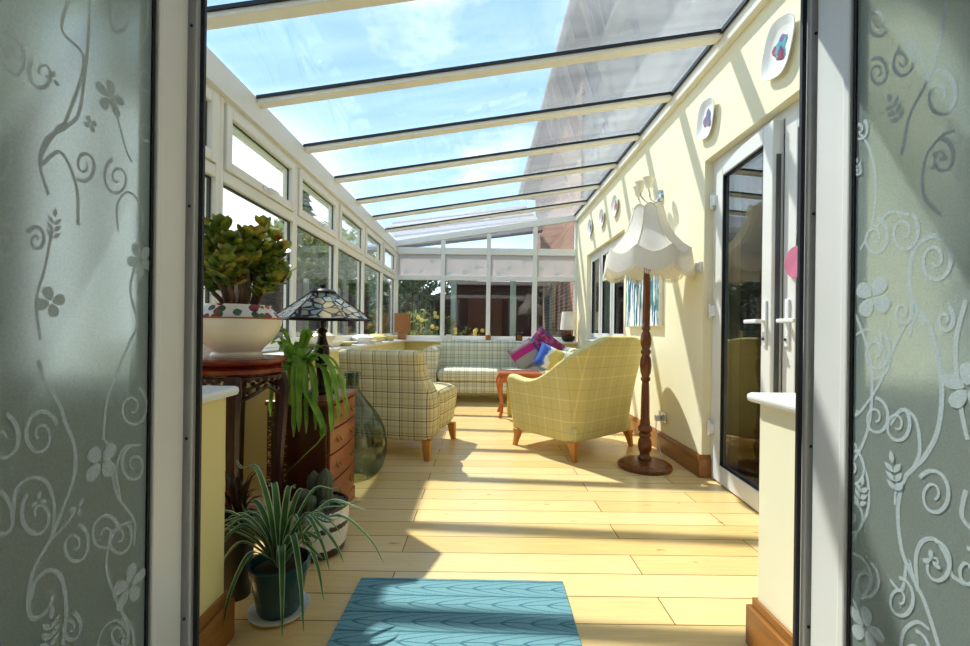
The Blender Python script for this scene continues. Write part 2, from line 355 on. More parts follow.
# ------------------------------------------------------------------ mesh builder
class MB:
    def __init__(s): s.b = bmesh.new(); s.mi = 0
    def face(s, vs):
        try:
            f = s.b.faces.new(vs); f.material_index = s.mi; return f
        except ValueError: return None
    def v(s, p): return s.b.verts.new(p)
    def box(s, x0, x1, y0, y1, z0, z1, M=None):
        ps = [Vector((x, y, z)) for z in (z0, z1) for y in (y0, y1) for x in (x0, x1)]
        if M is not None: ps = [M @ p for p in ps]
        vs = [s.v(p) for p in ps]
        for q in ((0, 2, 3, 1), (4, 5, 7, 6), (0, 1, 5, 4), (2, 6, 7, 3), (0, 4, 6, 2), (1, 3, 7, 5)): s.face([vs[i] for i in q])
        return s
    def prism(s, poly, axis, a0, a1):
        """poly: 2D points; axis 0/1/2 = extruded axis; other two axes take the 2D point in order"""
        def P(p, a):
            q = [0, 0, 0]; o = [i for i in range(3) if i != axis]
            q[o[0]], q[o[1]] = p; q[axis] = a; return q
        n = len(poly); A_ = [s.v(P(p, a0)) for p in poly]; B_ = [s.v(P(p, a1)) for p in poly]
        s.face(A_[::-1]); s.face(B_)
        for i in range(n): s.face([A_[i], A_[(i+1) % n], B_[(i+1) % n], B_[i]])
        return s
    def rings(s, rings, close=True, caps=True):
        R = [[s.v(p) for p in r] for r in rings]; n = len(R[0])
        for a, b in zip(R, R[1:]):
            for i in range(n if close else n-1): s.face([a[i], a[(i+1) % n], b[(i+1) % n], b[i]])
        if caps and close: s.face(R[0][::-1]); s.face(R[-1])
        return s
    def lathe(s, prof, n=28, c=(0, 0, 0), sx=1, sy=1, caps=True, M=None):
        rs = []
        for r, z in prof:
            ring = [Vector((c[0]+max(r, 1e-4)*sx*math.cos(2*PI*i/n), c[1]+max(r, 1e-4)*sy*math.sin(2*PI*i/n), c[2]+z)) for i in range(n)]
            if M is not None: ring = [M @ p for p in ring]
            rs.append(ring)
        return s.rings(rs, True, caps)
    def tube(s, pts, r, n=8, flat=1.0):
        pts = [Vector(p) for p in pts]; N = len(pts)
        rr = r if isinstance(r, (list, tuple)) else [r]*N
        ring = []; up = None
        for i, p in enumerate(pts):
            t = (pts[min(i+1, N-1)]-pts[max(i-1, 0)]).normalized()
            if up is None:
                up = Vector((0, 0, 1)) if abs(t.z) < .9 else Vector((1, 0, 0))
            u = (up - t*up.dot(t)).normalized(); w = t.cross(u); up = u
            ring.append([p+u*rr[i]*math.cos(2*PI*k/n)*flat+w*rr[i]*math.sin(2*PI*k/n) for k in range(n)])
        return s.rings(ring)
    def ball(s, c, r, n=14, sq=(1, 1, 1)):
        prof = []
        for i in range(n//2+1):
            a = -PI/2+PI*i/(n//2); prof.append((r*math.cos(a), r*math.sin(a)))
        M = Matrix.Translation(c) @ Matrix.Diagonal((sq[0], sq[1], sq[2], 1))
        return s.lathe(prof, n, M=M)
    def build(s, name, mats, parent=None, smooth=True, bevel=0, sub=0, loc=None, rz=0):
        me = bpy.data.meshes.new(name)
        bmesh.ops.recalc_face_normals(s.b, faces=s.b.faces)
        s.b.to_mesh(me); s.b.free()
        for m in (mats if isinstance(mats, (list, tuple)) else [mats]): me.materials.append(m)
        o = bpy.data.objects.new(name, me); COL.objects.link(o)
        if parent is not None: o.parent = parent
        if loc: o.location = loc
        if rz: o.rotation_euler.z = rz
        if smooth:
            for p in me.polygons: p.use_smooth = True
        if bevel:
            md = o.modifiers.new('bevel', 'BEVEL'); md.width = bevel; md.segments = 2; md.limit_method = 'ANGLE'; md.angle_limit = .6
        if sub:
            md = o.modifiers.new('sub', 'SUBSURF'); md.levels = sub; md.render_levels = sub
        if smooth:
            md = o.modifiers.new('edges', 'EDGE_SPLIT'); md.split_angle = .7 if not sub else 1.2
        return o

def tag(o, label, cat, group=None, kind=None):
    o['label'] = label; o['category'] = cat
    if group: o['group'] = group
    if kind: o['kind'] = kind
    return o
def thing(name, label, cat, loc=(0, 0, 0), rz=0, group=None):
    o = bpy.data.objects.new(name, None); COL.objects.link(o); o.empty_display_size = .05
    o.location = loc; o.rotation_euler.z = rz
    return tag(o, label, cat, group)
def struct(o, label=None, cat=None):
    o['kind'] = 'structure'
    if label: o['label'] = label; o['category'] = cat
    return o
def copy_thing(root, loc, rz, label, group=None):
    r = root.copy(); COL.objects.link(r); r.location = loc; r.rotation_euler.z = rz; r['label'] = label
    if group: r['group'] = group
    def rec(src, dst):
        for ch in list(src.children):
            c = ch.copy(); COL.objects.link(c); c.parent = dst; rec(ch, c)
    rec(root, r)
    return r

# ------------------------------------------------------------------ dimensions of the room (metres, camera height 1.0)
XL, XR, YB = -1.44, 1.525, 7.2
YF = 1.12
def zr(x): return 2.45 + .156*(x-XL)              # underside of the roof glazing

# floor
b = MB(); b.box(-1.62, 1.66, YF-.06, YB+.12, -.06, 0)
struct(b.build('floor', A['floor'], smooth=False), 'pale birch board floor of the sunroom', 'floor')
b = MB(); b.box(-14, 14, -3, 30, -.16, -.061)
struct(b.build('ground', A['grass'], smooth=False), 'lawn outside the sunroom', 'ground')
b = MB(); b.box(-3, 4, -2.6, YF-.07, -.0605, -.02)
struct(b.build('patio', A['paving'], smooth=False), 'stone patio in front of the open doors', 'patio')

# left wall: dwarf wall with deep ledge
b = MB(); b.box(-1.6, -1.45, 1.401, YB+.1, 0, .84)
wl = struct(b.build('wall_left', A['wall_deep'], smooth=False), 'low yellow wall under the left windows', 'wall')
b = MB(); b.box(-1.449, -1.27, 2.68, YB-.01, 0, .80)
b.build('ledge_base', A['wall_deep'], wl, False)
b = MB(); b.box(-1.449, -1.235, 2.66, YB-.17, .80, .83)
b.build('ledge_top', A['sill'], wl, False, .004)
b = MB(); b.box(-1.60, -1.43, 1.432, YB+.1, .84, .86)
struct(b.build('trim_1', A['sill'], smooth=False, bevel=.004), 'white sill along the left windows', 'sill')

mull = [1.42, 2.39, 3.355, 4.32, 5.285, 6.25, 7.2]
def handle_bits(parent, x, y, z):
    h = MB(); h.box(x-.002, x+.014, y-.055, y+.055, z-.012, z+.012); h.box(x+.014, x+.03, y-.012, y+.012, z-.01, z+.01)
    h.box(x+.026, x+.042, y-.012, y+.10, z-.011, z+.011)
    return h.build('handle', A['plastic'], parent, False, .004)
for i in range(6):
    y0, y1 = mull[i], mull[i+1]
    b = MB()
    xo, xi = -1.51, XL
    b.box(xo, xi, y0-.0, y0+.035, .86, 2.26); b.box(xo, xi, y1-.035, y1, .86, 2.26)
    b.box(xo, xi, y0+.035, y1-.035, .86, .925); b.box(xo, xi, y0+.035, y1-.035, 1.80, 1.865); b.box(xo, xi, y0+.035, y1-.035, 2.235, 2.26)
    w = struct(b.build('window_%d' % (i+1), A['upvc_cream'], smooth=False, bevel=.004), 'white framed side window, number %d from the open doors' % (i+1), 'window')
    g = MB(); g.box(-1.485, -1.468, y0+.035, y1-.035, .925, 1.80); g.build('pane', A['glass'], w, False)
    g = MB()
    for (a, c, z0, z1) in ((.035, .045, 0, 0),):
        g.box(-1.485, -1.4655, y0+.037, y0+.043, .927, 1.798); g.box(-1.485, -1.4655, y1-.043, y1-.037, .927, 1.798)
        g.box(-1.485, -1.4655, y0+.043, y1-.043, .927, .934); g.box(-1.485, -1.4655, y0+.043, y1-.043, 1.790, 1.798)
    g.build('gasket', A['rubber'], w, False)
    s = MB(); a0, a1 = y0+.04, y1-.04
    s.box(-1.50, -1.425, a0, a0+.055, 1.87, 2.23); s.box(-1.50, -1.425, a1-.055, a1, 1.87, 2.23)
    s.box(-1.50, -1.425, a0+.055, a1-.055, 1.87, 1.925); s.box(-1.50, -1.425, a0+.055, a1-.055, 2.175, 2.23)
    sh = s.build('sash', A['upvc_cream'], w, False, .006)
    g = MB(); g.box(-1.478, -1.462, a0+.055, a1-.055, 1.925, 2.175); g.build('pane', A['glass'], sh, False)
    g = MB(); g.box(-1.462, -1.4545, a0+.055, a0+.062, 1.926, 2.174); g.box(-1.462, -1.4545, a1-.062, a1-.055, 1.926, 2.174)
    g.box(-1.462, -1.4545, a0+.062, a1-.062, 1.926, 1.932); g.box(-1.462, -1.4545, a0+.062, a1-.062, 2.168, 2.174)
    g.build('gasket', A['rubber'], sh, False)
    handle_bits(sh, -1.425, (a0+a1)/2+.0, 1.897)
# eaves beam
b = MB(); b.prism([(-1.66, 2.26), (XL+.03, 2.26), (XL+.03, 2.30), (XL+.005, 2.31), (XL+.005, zr(XL)-.01), (-1.66, zr(-1.66)-.01)], 1, YF, YB+.08)
struct(b.build('trim_2', A['upvc_cream'], smooth=False, bevel=.004), 'cream eaves beam above the left windows', 'beam')

# back wall
b = MB(); b.box(-1.6, 1.66, YB, YB+.14, 0, .80)
wb = struct(b.build('wall_back', A['wall_deep'], smooth=False), 'low yellow wall under the end windows', 'wall')
b = MB(); b.box(XL, XR, YB-.16, YB+.10, .80, .83)
struct(b.build('trim_3', A['sill'], smooth=False, bevel=.005), 'white sill along the end windows', 'sill')
bx = [XL, -.67, .08, .84, XR]
import itertools
LIFT = itertools.count()
def flower2d(b, cx, cz, r, M, n=5, rot=0.0, th=.0002):
    """petalled flower outline in the (u, v) plane of M"""
    for k in range(n):
        a = rot+2*PI*k/n; pts = []
        c, s_ = math.cos(a), math.sin(a)
        hw = .43 if n == 4 else (.34 if n == 5 else .30)
        for q in range(11):
            t_ = q/10; wv = math.sqrt(max(0, 1-(2*t_-1)**2))*hw*r*(.62+.38*t_); pts.append((r*.10+t_*r*.9, wv))
        poly = [(u, v) for u, v in pts] + [(u, -v) for u, v in pts[-2:0:-1]]
        h = th+next(LIFT)*.00002
        b.face([b.v(M @ Vector((cx+u*c-v*s_, cz+u*s_+v*c, h))) for u, v in poly])
def ribbon2d(b, pts, w, M, th=.0002):
    """flat ribbon of half-width w (list or number) along a 2D polyline"""
    N = len(pts); ww = w if isinstance(w, list) else [w]*N
    th = th+next(LIFT)*.00002
    R = []
    for i in range(N):
        p, q = Vector(pts[max(i-1, 0)]), Vector(pts[min(i+1, N-1)])
        t_ = (q-p).normalized() if (q-p).length > 1e-9 else Vector((1, 0)); n_ = Vector((-t_.y, t_.x)); c = Vector(pts[i])
        a_, c_ = c+n_*ww[i], c-n_*ww[i]
        R.append((b.v(M @ Vector((a_.x, a_.y, th))), b.v(M @ Vector((c_.x, c_.y, th)))))
    for r0, r1 in zip(R, R[1:]): b.face([r0[0], r0[1], r1[1], r1[0]])
def spiral2d(cx, cz, r, a0, turns, n=36, dirn=1, shrink=.12):
    return [(cx+r*(1-(1-shrink)*i/n)*math.cos(a0+dirn*2*PI*turns*i/n), cz+r*(1-(1-shrink)*i/n)*math.sin(a0+dirn*2*PI*turns*i/n)) for i in range(n+1)]
for i in range(4):
    x0, x1 = bx[i], bx[i+1]; Yo, Yi = YB+.07, YB
    l = .035
    b = MB()
    z1a, z1b = zr(x0)-.10, zr(x1)-.10
    b.prism([(x0, .83), (x0+l, .83), (x0+l, zr(x0+l)-.1), (x0, z1a)], 1, Yi, Yo)
    b.prism([(x1-l, .83), (x1, .83), (x1, z1b), (x1-l, zr(x1-l)-.1)], 1, Yi, Yo)
    for za, zb in ((.83, .90), (1.81, 1.88), (2.23, 2.34)): b.box(x0+l, x1-l, Yi-(.012 if za > 2 else 0), Yo, za, zb)
    w = struct(b.build('window_%d' % (i+7), A['upvc'], smooth=False, bevel=.004), 'white framed end window, number %d from the left corner' % (i+1), 'window')
    g = MB(); g.box(x0+l, x1-l, Yi+.03, Yi+.045, .90, 1.81); g.build('pane', A['glass'], w, False)
    g = MB(); g.box(x0+l, x1-l, Yi+.024, Yi+.0285, 1.88, 2.23); fp = g.build('frosted_pane', A['film'], w, False)
    M = Matrix.Translation((0, Yi+.0236, 0)) @ Matrix(((1, 0, 0, 0), (0, 0, -1, 0), (0, 1, 0, 0), (0, 0, 0, 1)))
    f = MB(); rnd = random.Random(i); LIFT = itertools.count()
    for k in range(3):
        fx, fz = x0+.13+k*.22+rnd.uniform(-.05, .05), rnd.choice((1.93, 2.02, 2.12, 1.94))
        flower2d(f, fx, fz, .045, M, 5, rnd.random())
        ribbon2d(f, spiral2d(fx+.07, fz+.07, .06, -2.3, 1.4, 22), .004, M)
        ribbon2d(f, [(fx+.02*math.sin(t*.8), 1.885+.34*t/8) for t in range(9)], .003, M)
    f.build('etched_flowers', A['etch'], fp, False)
    za, zb = zr(x0+l)-.10, zr(x1-l)-.10
    g = MB(); g.prism([(x0+l, 2.34), (x1-l, 2.34), (x1-l, zb), (x0+l, za)], 1, Yi+.03, Yi+.045); g.build('gable_pane', A['glass'], w, False)
b = MB(); b.prism([(-1.6, zr(-1.6)-.10), (1.6, zr(1.6)-.10), (1.6, zr(1.6)-.005), (-1.6, zr(-1.6)-.005)], 1, YB-.02, YB+.08)
struct(b.build('trim_4', A['upvc'], smooth=False, bevel=.004), 'sloping white top rail over the end windows', 'beam')

# right wall (house wall) with the french doors and the far window
DY0, DY1, DZ = 1.60, 3.05, 2.19           # french door opening
WY0, WY1, WZ0, WZ1 = 4.78, 6.50, .86, 2.12
b = MB(); x0, x1 = XR, 1.78
zt = 2.80
b.box(x0, x1, YF, DY0, 0, zt); b.box(x0, x1, DY0, DY1, DZ, zt); b.box(x0, x1, DY1, WY0, 0, zt)
b.box(x0, x1, WY0, WY1, 0, WZ0); b.box(x0, x1, WY0, WY1, WZ1, zt); b.box(x0, x1, WY1, YB+.14, 0, zt)
struct(b.build('wall_right', A['wall'], smooth=False), 'tall pale yellow wall on the house side', 'wall')
b = MB(); b.box(XR-.045, 1.56, YF, YB-.02, 2.795, zr(XR)-.012)
struct(b.build('trim_5', A['bar_cream'], smooth=False, bevel=.006), 'cream wall plate along the top of the yellow wall', 'beam')
def skirting(name, y0, y1, face, side, label, z=.155):
    d = .024*side
    b = MB(); b.prism([(face, 0), (face+d, 0), (face+d, z-.035), (face+d*.8, z-.02), (face+d*.45, z-.008), (face+d*.3, z), (face, z)], 1, y0, y1)
    return struct(b.build(name, A['skirting'], smooth=False), label, 'baseboard')
skirting('baseboard_right', DY1+.001, YB-.002, XR, -1, 'brown oak skirting board along the yellow wall')
b = MB(); b.prism([(DY1+.001-.022, 0), (DY1+.0005, 0), (DY1+.0005, .155), (DY1-.006, .155), (DY1-.021, .12)], 0, XR-.024, 1.59)
struct(b.build('baseboard_reveal', A['skirting'], smooth=False), 'oak skirting return in the door reveal', 'baseboard')

# house behind and above the yellow wall
b = MB(); b.box(1.80, 1.98, -2.9, 1.2, 0, 5.4); b.box(1.66, 1.9, .9, 7.4, 2.95, 5.4)
struct(b.build('house_wall', A['render'], smooth=False), 'grey rendered house wall above the glass roof', 'wall')
b = MB(); b.box(1.62, 1.9, 7.41, 14, -.05, 5.4)
struct(b.build('brick_wall', A['brick'], smooth=False), 'red brick house wall beyond the end windows', 'wall')
b = MB(); b.prism([(1.16, 5.22), (1.9, 5.22), (3.6, 6.9), (3.4, 7.0), (1.16, 5.36)], 1, -1, 14.2)
struct(b.build('house_roof', A['tile'], smooth=False), 'grey tiled house roof with overhanging eaves', 'roof')
b = MB(); b.box(1.05, 1.16, -1, 14.2, 5.2, 5.32)
struct(b.build('house_gutter', A['gutter'], smooth=False, bevel=.03), 'grey gutter on the house eaves', 'gutter')
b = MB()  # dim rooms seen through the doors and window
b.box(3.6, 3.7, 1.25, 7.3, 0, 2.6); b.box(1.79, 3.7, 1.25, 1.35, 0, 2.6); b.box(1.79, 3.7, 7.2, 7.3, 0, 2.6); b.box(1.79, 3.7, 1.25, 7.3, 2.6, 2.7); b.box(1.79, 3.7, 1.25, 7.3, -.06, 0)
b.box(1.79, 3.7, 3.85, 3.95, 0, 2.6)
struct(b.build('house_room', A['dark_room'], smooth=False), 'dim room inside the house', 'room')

# glass roof
b = MB(); g = MB()
bars = [1.35+.7225*k for k in range(9)]           # last one at the end wall
roof = bpy.data.objects.new('ceiling', None); COL.objects.link(roof); struct(roof, 'sloping glass roof with cream bars', 'glass roof')
T = math.atan(.156)
xa, xb = XL+.005, XR-.045
for k, y in enumerate(bars[:-1]):
    b = MB(); b.prism([(xa, zr(xa)-.048), (xb, zr(xb)-.048), (xb, zr(xb)-.003), (xa, zr(xa)-.003)], 1, y-.038, y+.038)
    bar = b.build('glazing_bar', A['bar_cream'], roof, False, .006)
    q = MB()
    for s_ in (-1, 1):
        ya, yb_ = sorted((y+s_*.0385, y+s_*.050))
        q.prism([(xa, zr(xa)-.021), (xb, zr(xb)-.021), (xb, zr(xb)-.003), (xa, zr(xa)-.003)], 1, ya, yb_)
    q.build('gasket', A['rubber'], bar, False)
edges = [YF-.05]+bars[:-1]+[YB+.06]
for y0, y1 in zip(edges, edges[1:]):
    b = MB(); b.prism([(-1.72, zr(-1.72)), (1.55, zr(1.55)), (1.55, zr(1.55)+.012), (-1.72, zr(-1.72)+.012)], 1, y0+.003, y1-.003)
    b.build('roof_pane', A['roof_glass'], roof, False)
b = MB(); b.prism([(xb-.02, zr(xb-.02)-.03), (xb-.001, zr(xb)-.03), (xb-.001, zr(xb)-.003), (xb-.02, zr(xb-.02)-.003)], 1, YF, YB-.03)
for y0, y1 in zip(bars, bars[1:]): pass
b.build('wall_gasket', A['rubber'], roof, False)

# ------------------------------------------------------------------ front: stub walls, door posts and the two frosted doors
LJ, RJ = -.712, .797
for side, nm in ((-1, 'left'), (1, 'right')):
    xi = -.815 if side < 0 else .885; xo = -1.6 if side < 0 else XR
    a, c = sorted((xi, xo))
    b = MB(); b.box(a, c, 1.19, 1.40, 0, .78)
    struct(b.build('wall_front_'+nm, A['wall_deep'] if side < 0 else A['wall'], smooth=False), 'low yellow stub wall %s of the open doors' % nm, 'wall')
    a, c = sorted((xi+(.03 if side < 0 else -.03), xo))
    b = MB(); b.box(a, c, 1.175, 1.43, .78, .81)
    struct(b.build('trim_%d' % (6 if side < 0 else 7), A['sill'], smooth=False, bevel=.012), 'white sill on the stub wall %s of the doors' % nm, 'sill')
    f0 = xi-side*.024
    b = MB()
    a, c = sorted((xi, f0)); b.box(a, c, 1.19, 1.4245, 0, .125)
    a2, c2 = sorted((xi, xi-side*.012)); b.box(a2, c2, 1.19, 1.412, .125, .155)
    a, c = sorted((xi, xo)); b.box(a, c, 1.4005, 1.4245, 0, .125); b.box(a, c, 1.4005, 1.412, .125, .155)
    struct(b.build('baseboard_front_'+nm, A['skirting'], smooth=False, bevel=.003), 'brown oak skirting on the stub wall %s of the doors' % nm, 'baseboard')
    # door post
    j = LJ if side < 0 else RJ
    b = MB(); a, c = sorted((j+side*.055, j+side*.16)); b.box(a, c, 1.115, 1.17, 0, 1.95)
    jo = j+side*.012; a, c = sorted((jo, j+side*.16)); b.box(a, c, 1.098, 1.115, 0, 1.95)
    po = struct(b.build('door_frame_'+nm, A['upvc'], smooth=False, bevel=.003), 'white door post %s of the opening' % nm, 'door frame')
    b = MB(); a, c = sorted((j-side*.003, j+side*.008)); b.box(a, c, 1.106, 1.1145, 0, 1.95)
    b.build('seal', A['rubber'], po, False)
    for z in (.27, .72, 1.3, 1.75):
        b = MB(); M = Matrix.Translation((j+side*.024, 1.0975, z)) @ Matrix.Rotation(PI/2, 4, 'X'); b.lathe([(.004, 0), (.004, .0015), (.002, .002)], 10, M=M); b.build('screw', A['steel'], po)
    # window above the stub wall
    a, c = sorted((j+side*.16, xo+(.0 if side > 0 else .09)))
    if c-a > .1:
        b = MB(); b.box(a, a+.05, 1.18, 1.25, .81, 1.95); b.box(c-.05, c, 1.18, 1.25, .81, 1.95); b.box(a+.05, c-.05, 1.18, 1.25, .81, .87); b.box(a+.05, c-.05, 1.18, 1.25, 1.89, 1.95)
        w = struct(b.build('window_%d' % (11 if side < 0 else 12), A['upvc'], smooth=False, bevel=.003), 'white framed window on the stub wall %s of the doors' % nm, 'window')
        g = MB(); g.box(a+.05, c-.05, 1.21, 1.222, .87, 1.89); g.build('pane', A['glass'], w, False)
b = MB(); b.box(-1.6, 1.52, 1.12, 1.20, 1.952, 2.05)
struct(b.build('trim_8', A['upvc'], smooth=False, bevel=.004), 'white head beam over the open doors', 'beam')
b = MB(); b.prism([(-1.6, 2.051), (1.55, 2.051), (1.55, zr(1.55)-.005), (-1.6, zr(-1.6)-.005)], 1, 1.16, 1.172)
struct(b.build('gable_glass', A['glass'], smooth=False), 'clear gable glass over the open doors', 'glass')

# unseen walls and ceiling added round the camera to dim the door faces
b = MB(); b.box(-2.6, -2.5, -2.8, 1.3, 0, 2.9); b.box(-2.5, 1.78, -2.9, -2.8, 0, 2.9); b.box(-2.5, -1.62, 1.2, 1.3, 0, 2.9)
struct(b.build('wall_blocker', A['blocker'], smooth=False), 'added plain walls around the camera that dim the door faces', 'wall')
b = MB(); b.box(-2.6, 1.78, -2.9, .62, 2.9, 2.98)
struct(b.build('ceiling_blocker', A['blocker'], smooth=False), 'added plain ceiling over the camera that dims the door faces', 'ceiling')
# patterned frosted door leaves, opened at right angles towards the viewer
TH, FPX = .0125, 440.0
def on_leaf(px, py, X):
    dx, dy = px-483, py-330
    a, c = dx*math.cos(TH)+dy*math.sin(TH), dy*math.cos(TH)-dx*math.sin(TH)
    d = X*FPX/a
    return d, 1-c*d/FPX
def smooth_path(pts, n=6):
    out = []
    P = [Vector(p) for p in pts]; P = [2*P[0]-P[1]]+P+[2*P[-1]-P[-2]]
    for i in range(1, len(P)-2):
        for k in range(n):
            t_ = k/n
            out.append(tuple(.5*((2*P[i])+(P[i+1]-P[i-1])*t_+(2*P[i-1]-5*P[i]+4*P[i+1]-P[i+2])*t_*t_+(3*P[i]-P[i-1]-3*P[i+1]+P[i+2])*t_**3)))
    out.append(tuple(P[-2])); return out
def curl(cx, cy, r, a0, turns, dirn):   # pixel-space spiral (y down)
    n = int(26*turns)
    return [(cx+r*.72*(1-.85*i/n)*math.cos(a0+dirn*2*PI*turns*i/n), cy+r*(1-.85*i/n)*math.sin(a0+dirn*2*PI*turns*i/n)) for i in range(n+1)]

def leaf_door(name, X, side, ypiv, stems, curls, flowers, sprigs, label):
    """leaf in the plane x = X; camera-facing face at X"""
    y1, y0 = ypiv, ypiv-.74
    th = .055
    f0, f1 = sorted((X, X+side*th))
    b = MB()
    st = .105
    b.box(f0, f1, y1-st, y1, .02, 1.94); b.box(f0, f1, y0, y0+st, .02, 1.94)
    b.box(f0, f1, y0+st, y1-st, .02, .02+st); b.box(f0, f1, y0+st, y1-st, 1.94-st, 1.94)
    root = struct(b.build(name, A['upvc'], smooth=False, bevel=.004), label, 'door')
    b = MB()   # glazing bead
    q0, q1 = sorted((X-side*.006, X+side*.004))
    for (u0, u1, w0, w1) in ((y1-st-.002, y1-st+.018, .12, 1.84), (y0+st-.02, y0+st+.002, .12, 1.84)):
        b.box(q0, q1, u0, u1, w0, w1)
    b.build('glazing_bead', A['upvc'], root, False, .004)
    b = MB(); k0, k1 = sorted((X+side*.001, X+side*.0055))
    b.box(k0, k1, y1-st-.008, y1-st-.0025, .125, 1.835); b.box(k0, k1, y0+st+.0025, y0+st+.008, .125, 1.835)
    b.build('gasket', A['rubber'], root, False)
    g0, g1 = sorted((X+side*.006, X+side*.012))
    b = MB(); b.box(g0, g1, y0+st, y1-st, .125, 1.835)
    gl = b.build('glass', A['glass'], root, False)
    b = MB(); xf = X+side*.0057; b.face([b.v(q) for q in ((xf, y0+st, .125), (xf, y1-st, .125), (xf, y1-st, 1.835), (xf, y0+st, 1.835))]); b.build('frosted_film', A['frosted'], gl, False)
    globals()['LIFT'] = itertools.count()
    Xg = X+side*.0054
    # M maps (u=y, v=z, t) -> world, t towards the room side
    M = Matrix(((0, 0, -side, X+side*.0054), (1, 0, 0, 0), (0, 1, 0, 0), (0, 0, 0, 1)))
    e = MB()
    lo, hi = y0+st+.004, y1-st-.009
    def clip(pp):
        seg = []; cur = []
        for p in pp:
            if lo < p[0] < hi and .13 < p[1] < 1.83: cur.append(p)
            else:
                if len(cur) > 2: seg.append(cur)
                cur = []
        if len(cur) > 2: seg.append(cur)
        return seg
    for pts, w in stems:
        pp = [on_leaf(x, y, Xg) for x, y in smooth_path(pts)]
        for sg in clip(pp): ribbon2d(e, sg, w*1.25, M, .0002)
    for cx, cy, r, a0, tn, dr in curls:
        pp = [on_leaf(x, y, Xg) for x, y in curl(cx, cy, r, a0, tn, dr)]
        for sg in clip(pp):
            N = len(sg); ribbon2d(e, sg, [.0038-.0018*i/N for i in range(N)], M, .0002)
    for cx, cy, r, n, rot in flowers:
        d, z = on_leaf(cx, cy, Xg); rr = r*d/FPX
        if lo+rr*.4 < d < hi-rr*.4: flower2d(e, d, z, rr, M, n, rot, .0002)
    for cx, cy, r, rot in sprigs:
        d, z = on_leaf(cx, cy, Xg); s_ = r*d/FPX
        for k in range(7):
            a = rot + (0 if k == 0 else (.75 if k % 2 else -.75)); q = 1.0-(k+1)//2*.34
            bx_, bz = d+s_*q*.8*math.cos(rot), z+s_*q*.8*math.sin(rot)
            L = s_*.42; pl = [(bx_+L*t_*math.cos(a)-v*math.sin(a), bz+L*t_*math.sin(a)+v*math.cos(a)) for t_, v in ((0, 0), (.3, L*.2), (.6, L*.2), (1, 0), (.6, -L*.2), (.3, -L*.2))]
            h = .0002+next(LIFT)*.00002; e.face([e.v(M @ Vector((u, v, h))) for u, v in pl])
    e.build('etched_scrolls', A['etch'], gl, False)
    # handle and hinges on the leaf
    for z in (.35, 1.0, 1.7):
        b = MB(); b.lathe([(.011, -.05), (.011, .05)], 10, (X+side*.03, y1+.012, z)); b.build('hinge', A['plastic'], root)
    b = MB(); h0, h1 = sorted((X-side*.012, X)); b.box(h0, h1, y0+.03, y0+.065, .92, 1.16)
    h0, h1 = sorted((X-side*.05, X-side*.012)); b.box(h0, h1, y0+.037, y0+.057, 1.05, 1.07)
    h0, h1 = sorted((X-side*.05, X-side*.032)); b.box(h0, h1, y0+.037, y0+.16, 1.05, 1.072)
    b.build('handle', A['plastic'], root, False, .004)
    return root

Ls = [ # left leaf, traced strokes (photo pixels on the leaf)
 ([(70, -5), (62, 30), (84, 60), (66, 120), (58, 128), (40, 160), (48, 195)], .0026),
 ([(90, -5), (88, 40), (84, 80), (78, 115), (63, 129)], .0026),
 ([(63, 129), (46, 140), (40, 165), (60, 152), (76, 185), (78, 225)], .0026),
 ([(0, 110), (10, 140), (8, 170), (0, 180)], .0026),
 ([(148, 0), (146, 35), (136, 52)], .002),
 ([(110, 95), (118, 120), (126, 150), (132, 162)], .002),
 ([(118, 232), (117, 205), (128, 192), (140, 205), (143, 225)], .002),
 ([(136, 262), (130, 290), (137, 323), (128, 345), (112, 385), (106, 405), (103, 440)], .0026),
 ([(38, 360), (44, 380), (58, 402), (66, 425), (74, 445), (74, 475), (62, 510), (50, 540), (34, 568), (28, 600), (32, 618), (46, 612), (54, 595)], .003),
 ([(12, 520), (16, 490), (30, 478), (46, 482), (54, 505), (52, 538)], .0026),
 ([(52, 538), (64, 526), (76, 510)], .0022),
 ([(0, 490), (10, 505), (12, 525), (4, 535), (0, 532)], .0024),
 ([(30, 600), (36, 580), (50, 570), (62, 580), (66, 610), (62, 650)], .003),
 ([(106, 440), (112, 475), (118, 498), (134, 520), (134, 545)], .0024),
 ([(120, 500), (116, 470), (124, 448), (140, 445)], .0024),
 ([(134, 520), (116, 530), (106, 560), (112, 590), (122, 612), (132, 630), (134, 650)], .0026),
 ([(0, 30), (14, 38), (24, 55), (18, 75), (4, 66)], .0022),
 ([(0, 225), (12, 226), (16, 240), (8, 250)], .0022),
 ([(52, 230), (44, 270), (36, 300), (40, 340)], .002),
 ([(96, 650), (102, 630), (116, 620), (128, 632)], .0022)]
Lc = [(84, 165, 17, 2.2, 1.5, -1), (42, 73, 20, -2.4, 1.2, -1), (117, 178, 20, -1.9, 1.5, -1), (36, 240, 14, -2.6, 1.4, 1), (4, 243, 18, -1.2, 1.2, 1), (146, 78, 20, -1.2, 1.2, 1), (146, 130, 16, -1.5, 1.3, 1), (40, 435, 26, -.4, 1.6, -1), (132, 408, 22, -1.2, 1.5, 1), (134, 465, 20, -1.6, 1.5, -1), (38, 515, 26, -2.2, 1.2, -1), (74, 545, 22, -1.3, 1.5, 1), (104, 535, 22, -.2, 1.5, -1), (118, 538, 20, -.8, 1.4, 1), (70, 628, 16, -1.3, 1.5, 1), (118, 634, 16, -1.3, 1.4, 1), (2, 440, 26, -1.4, 1.2, 1), (120, 20, 16, -2.0, 1.4, -1)]
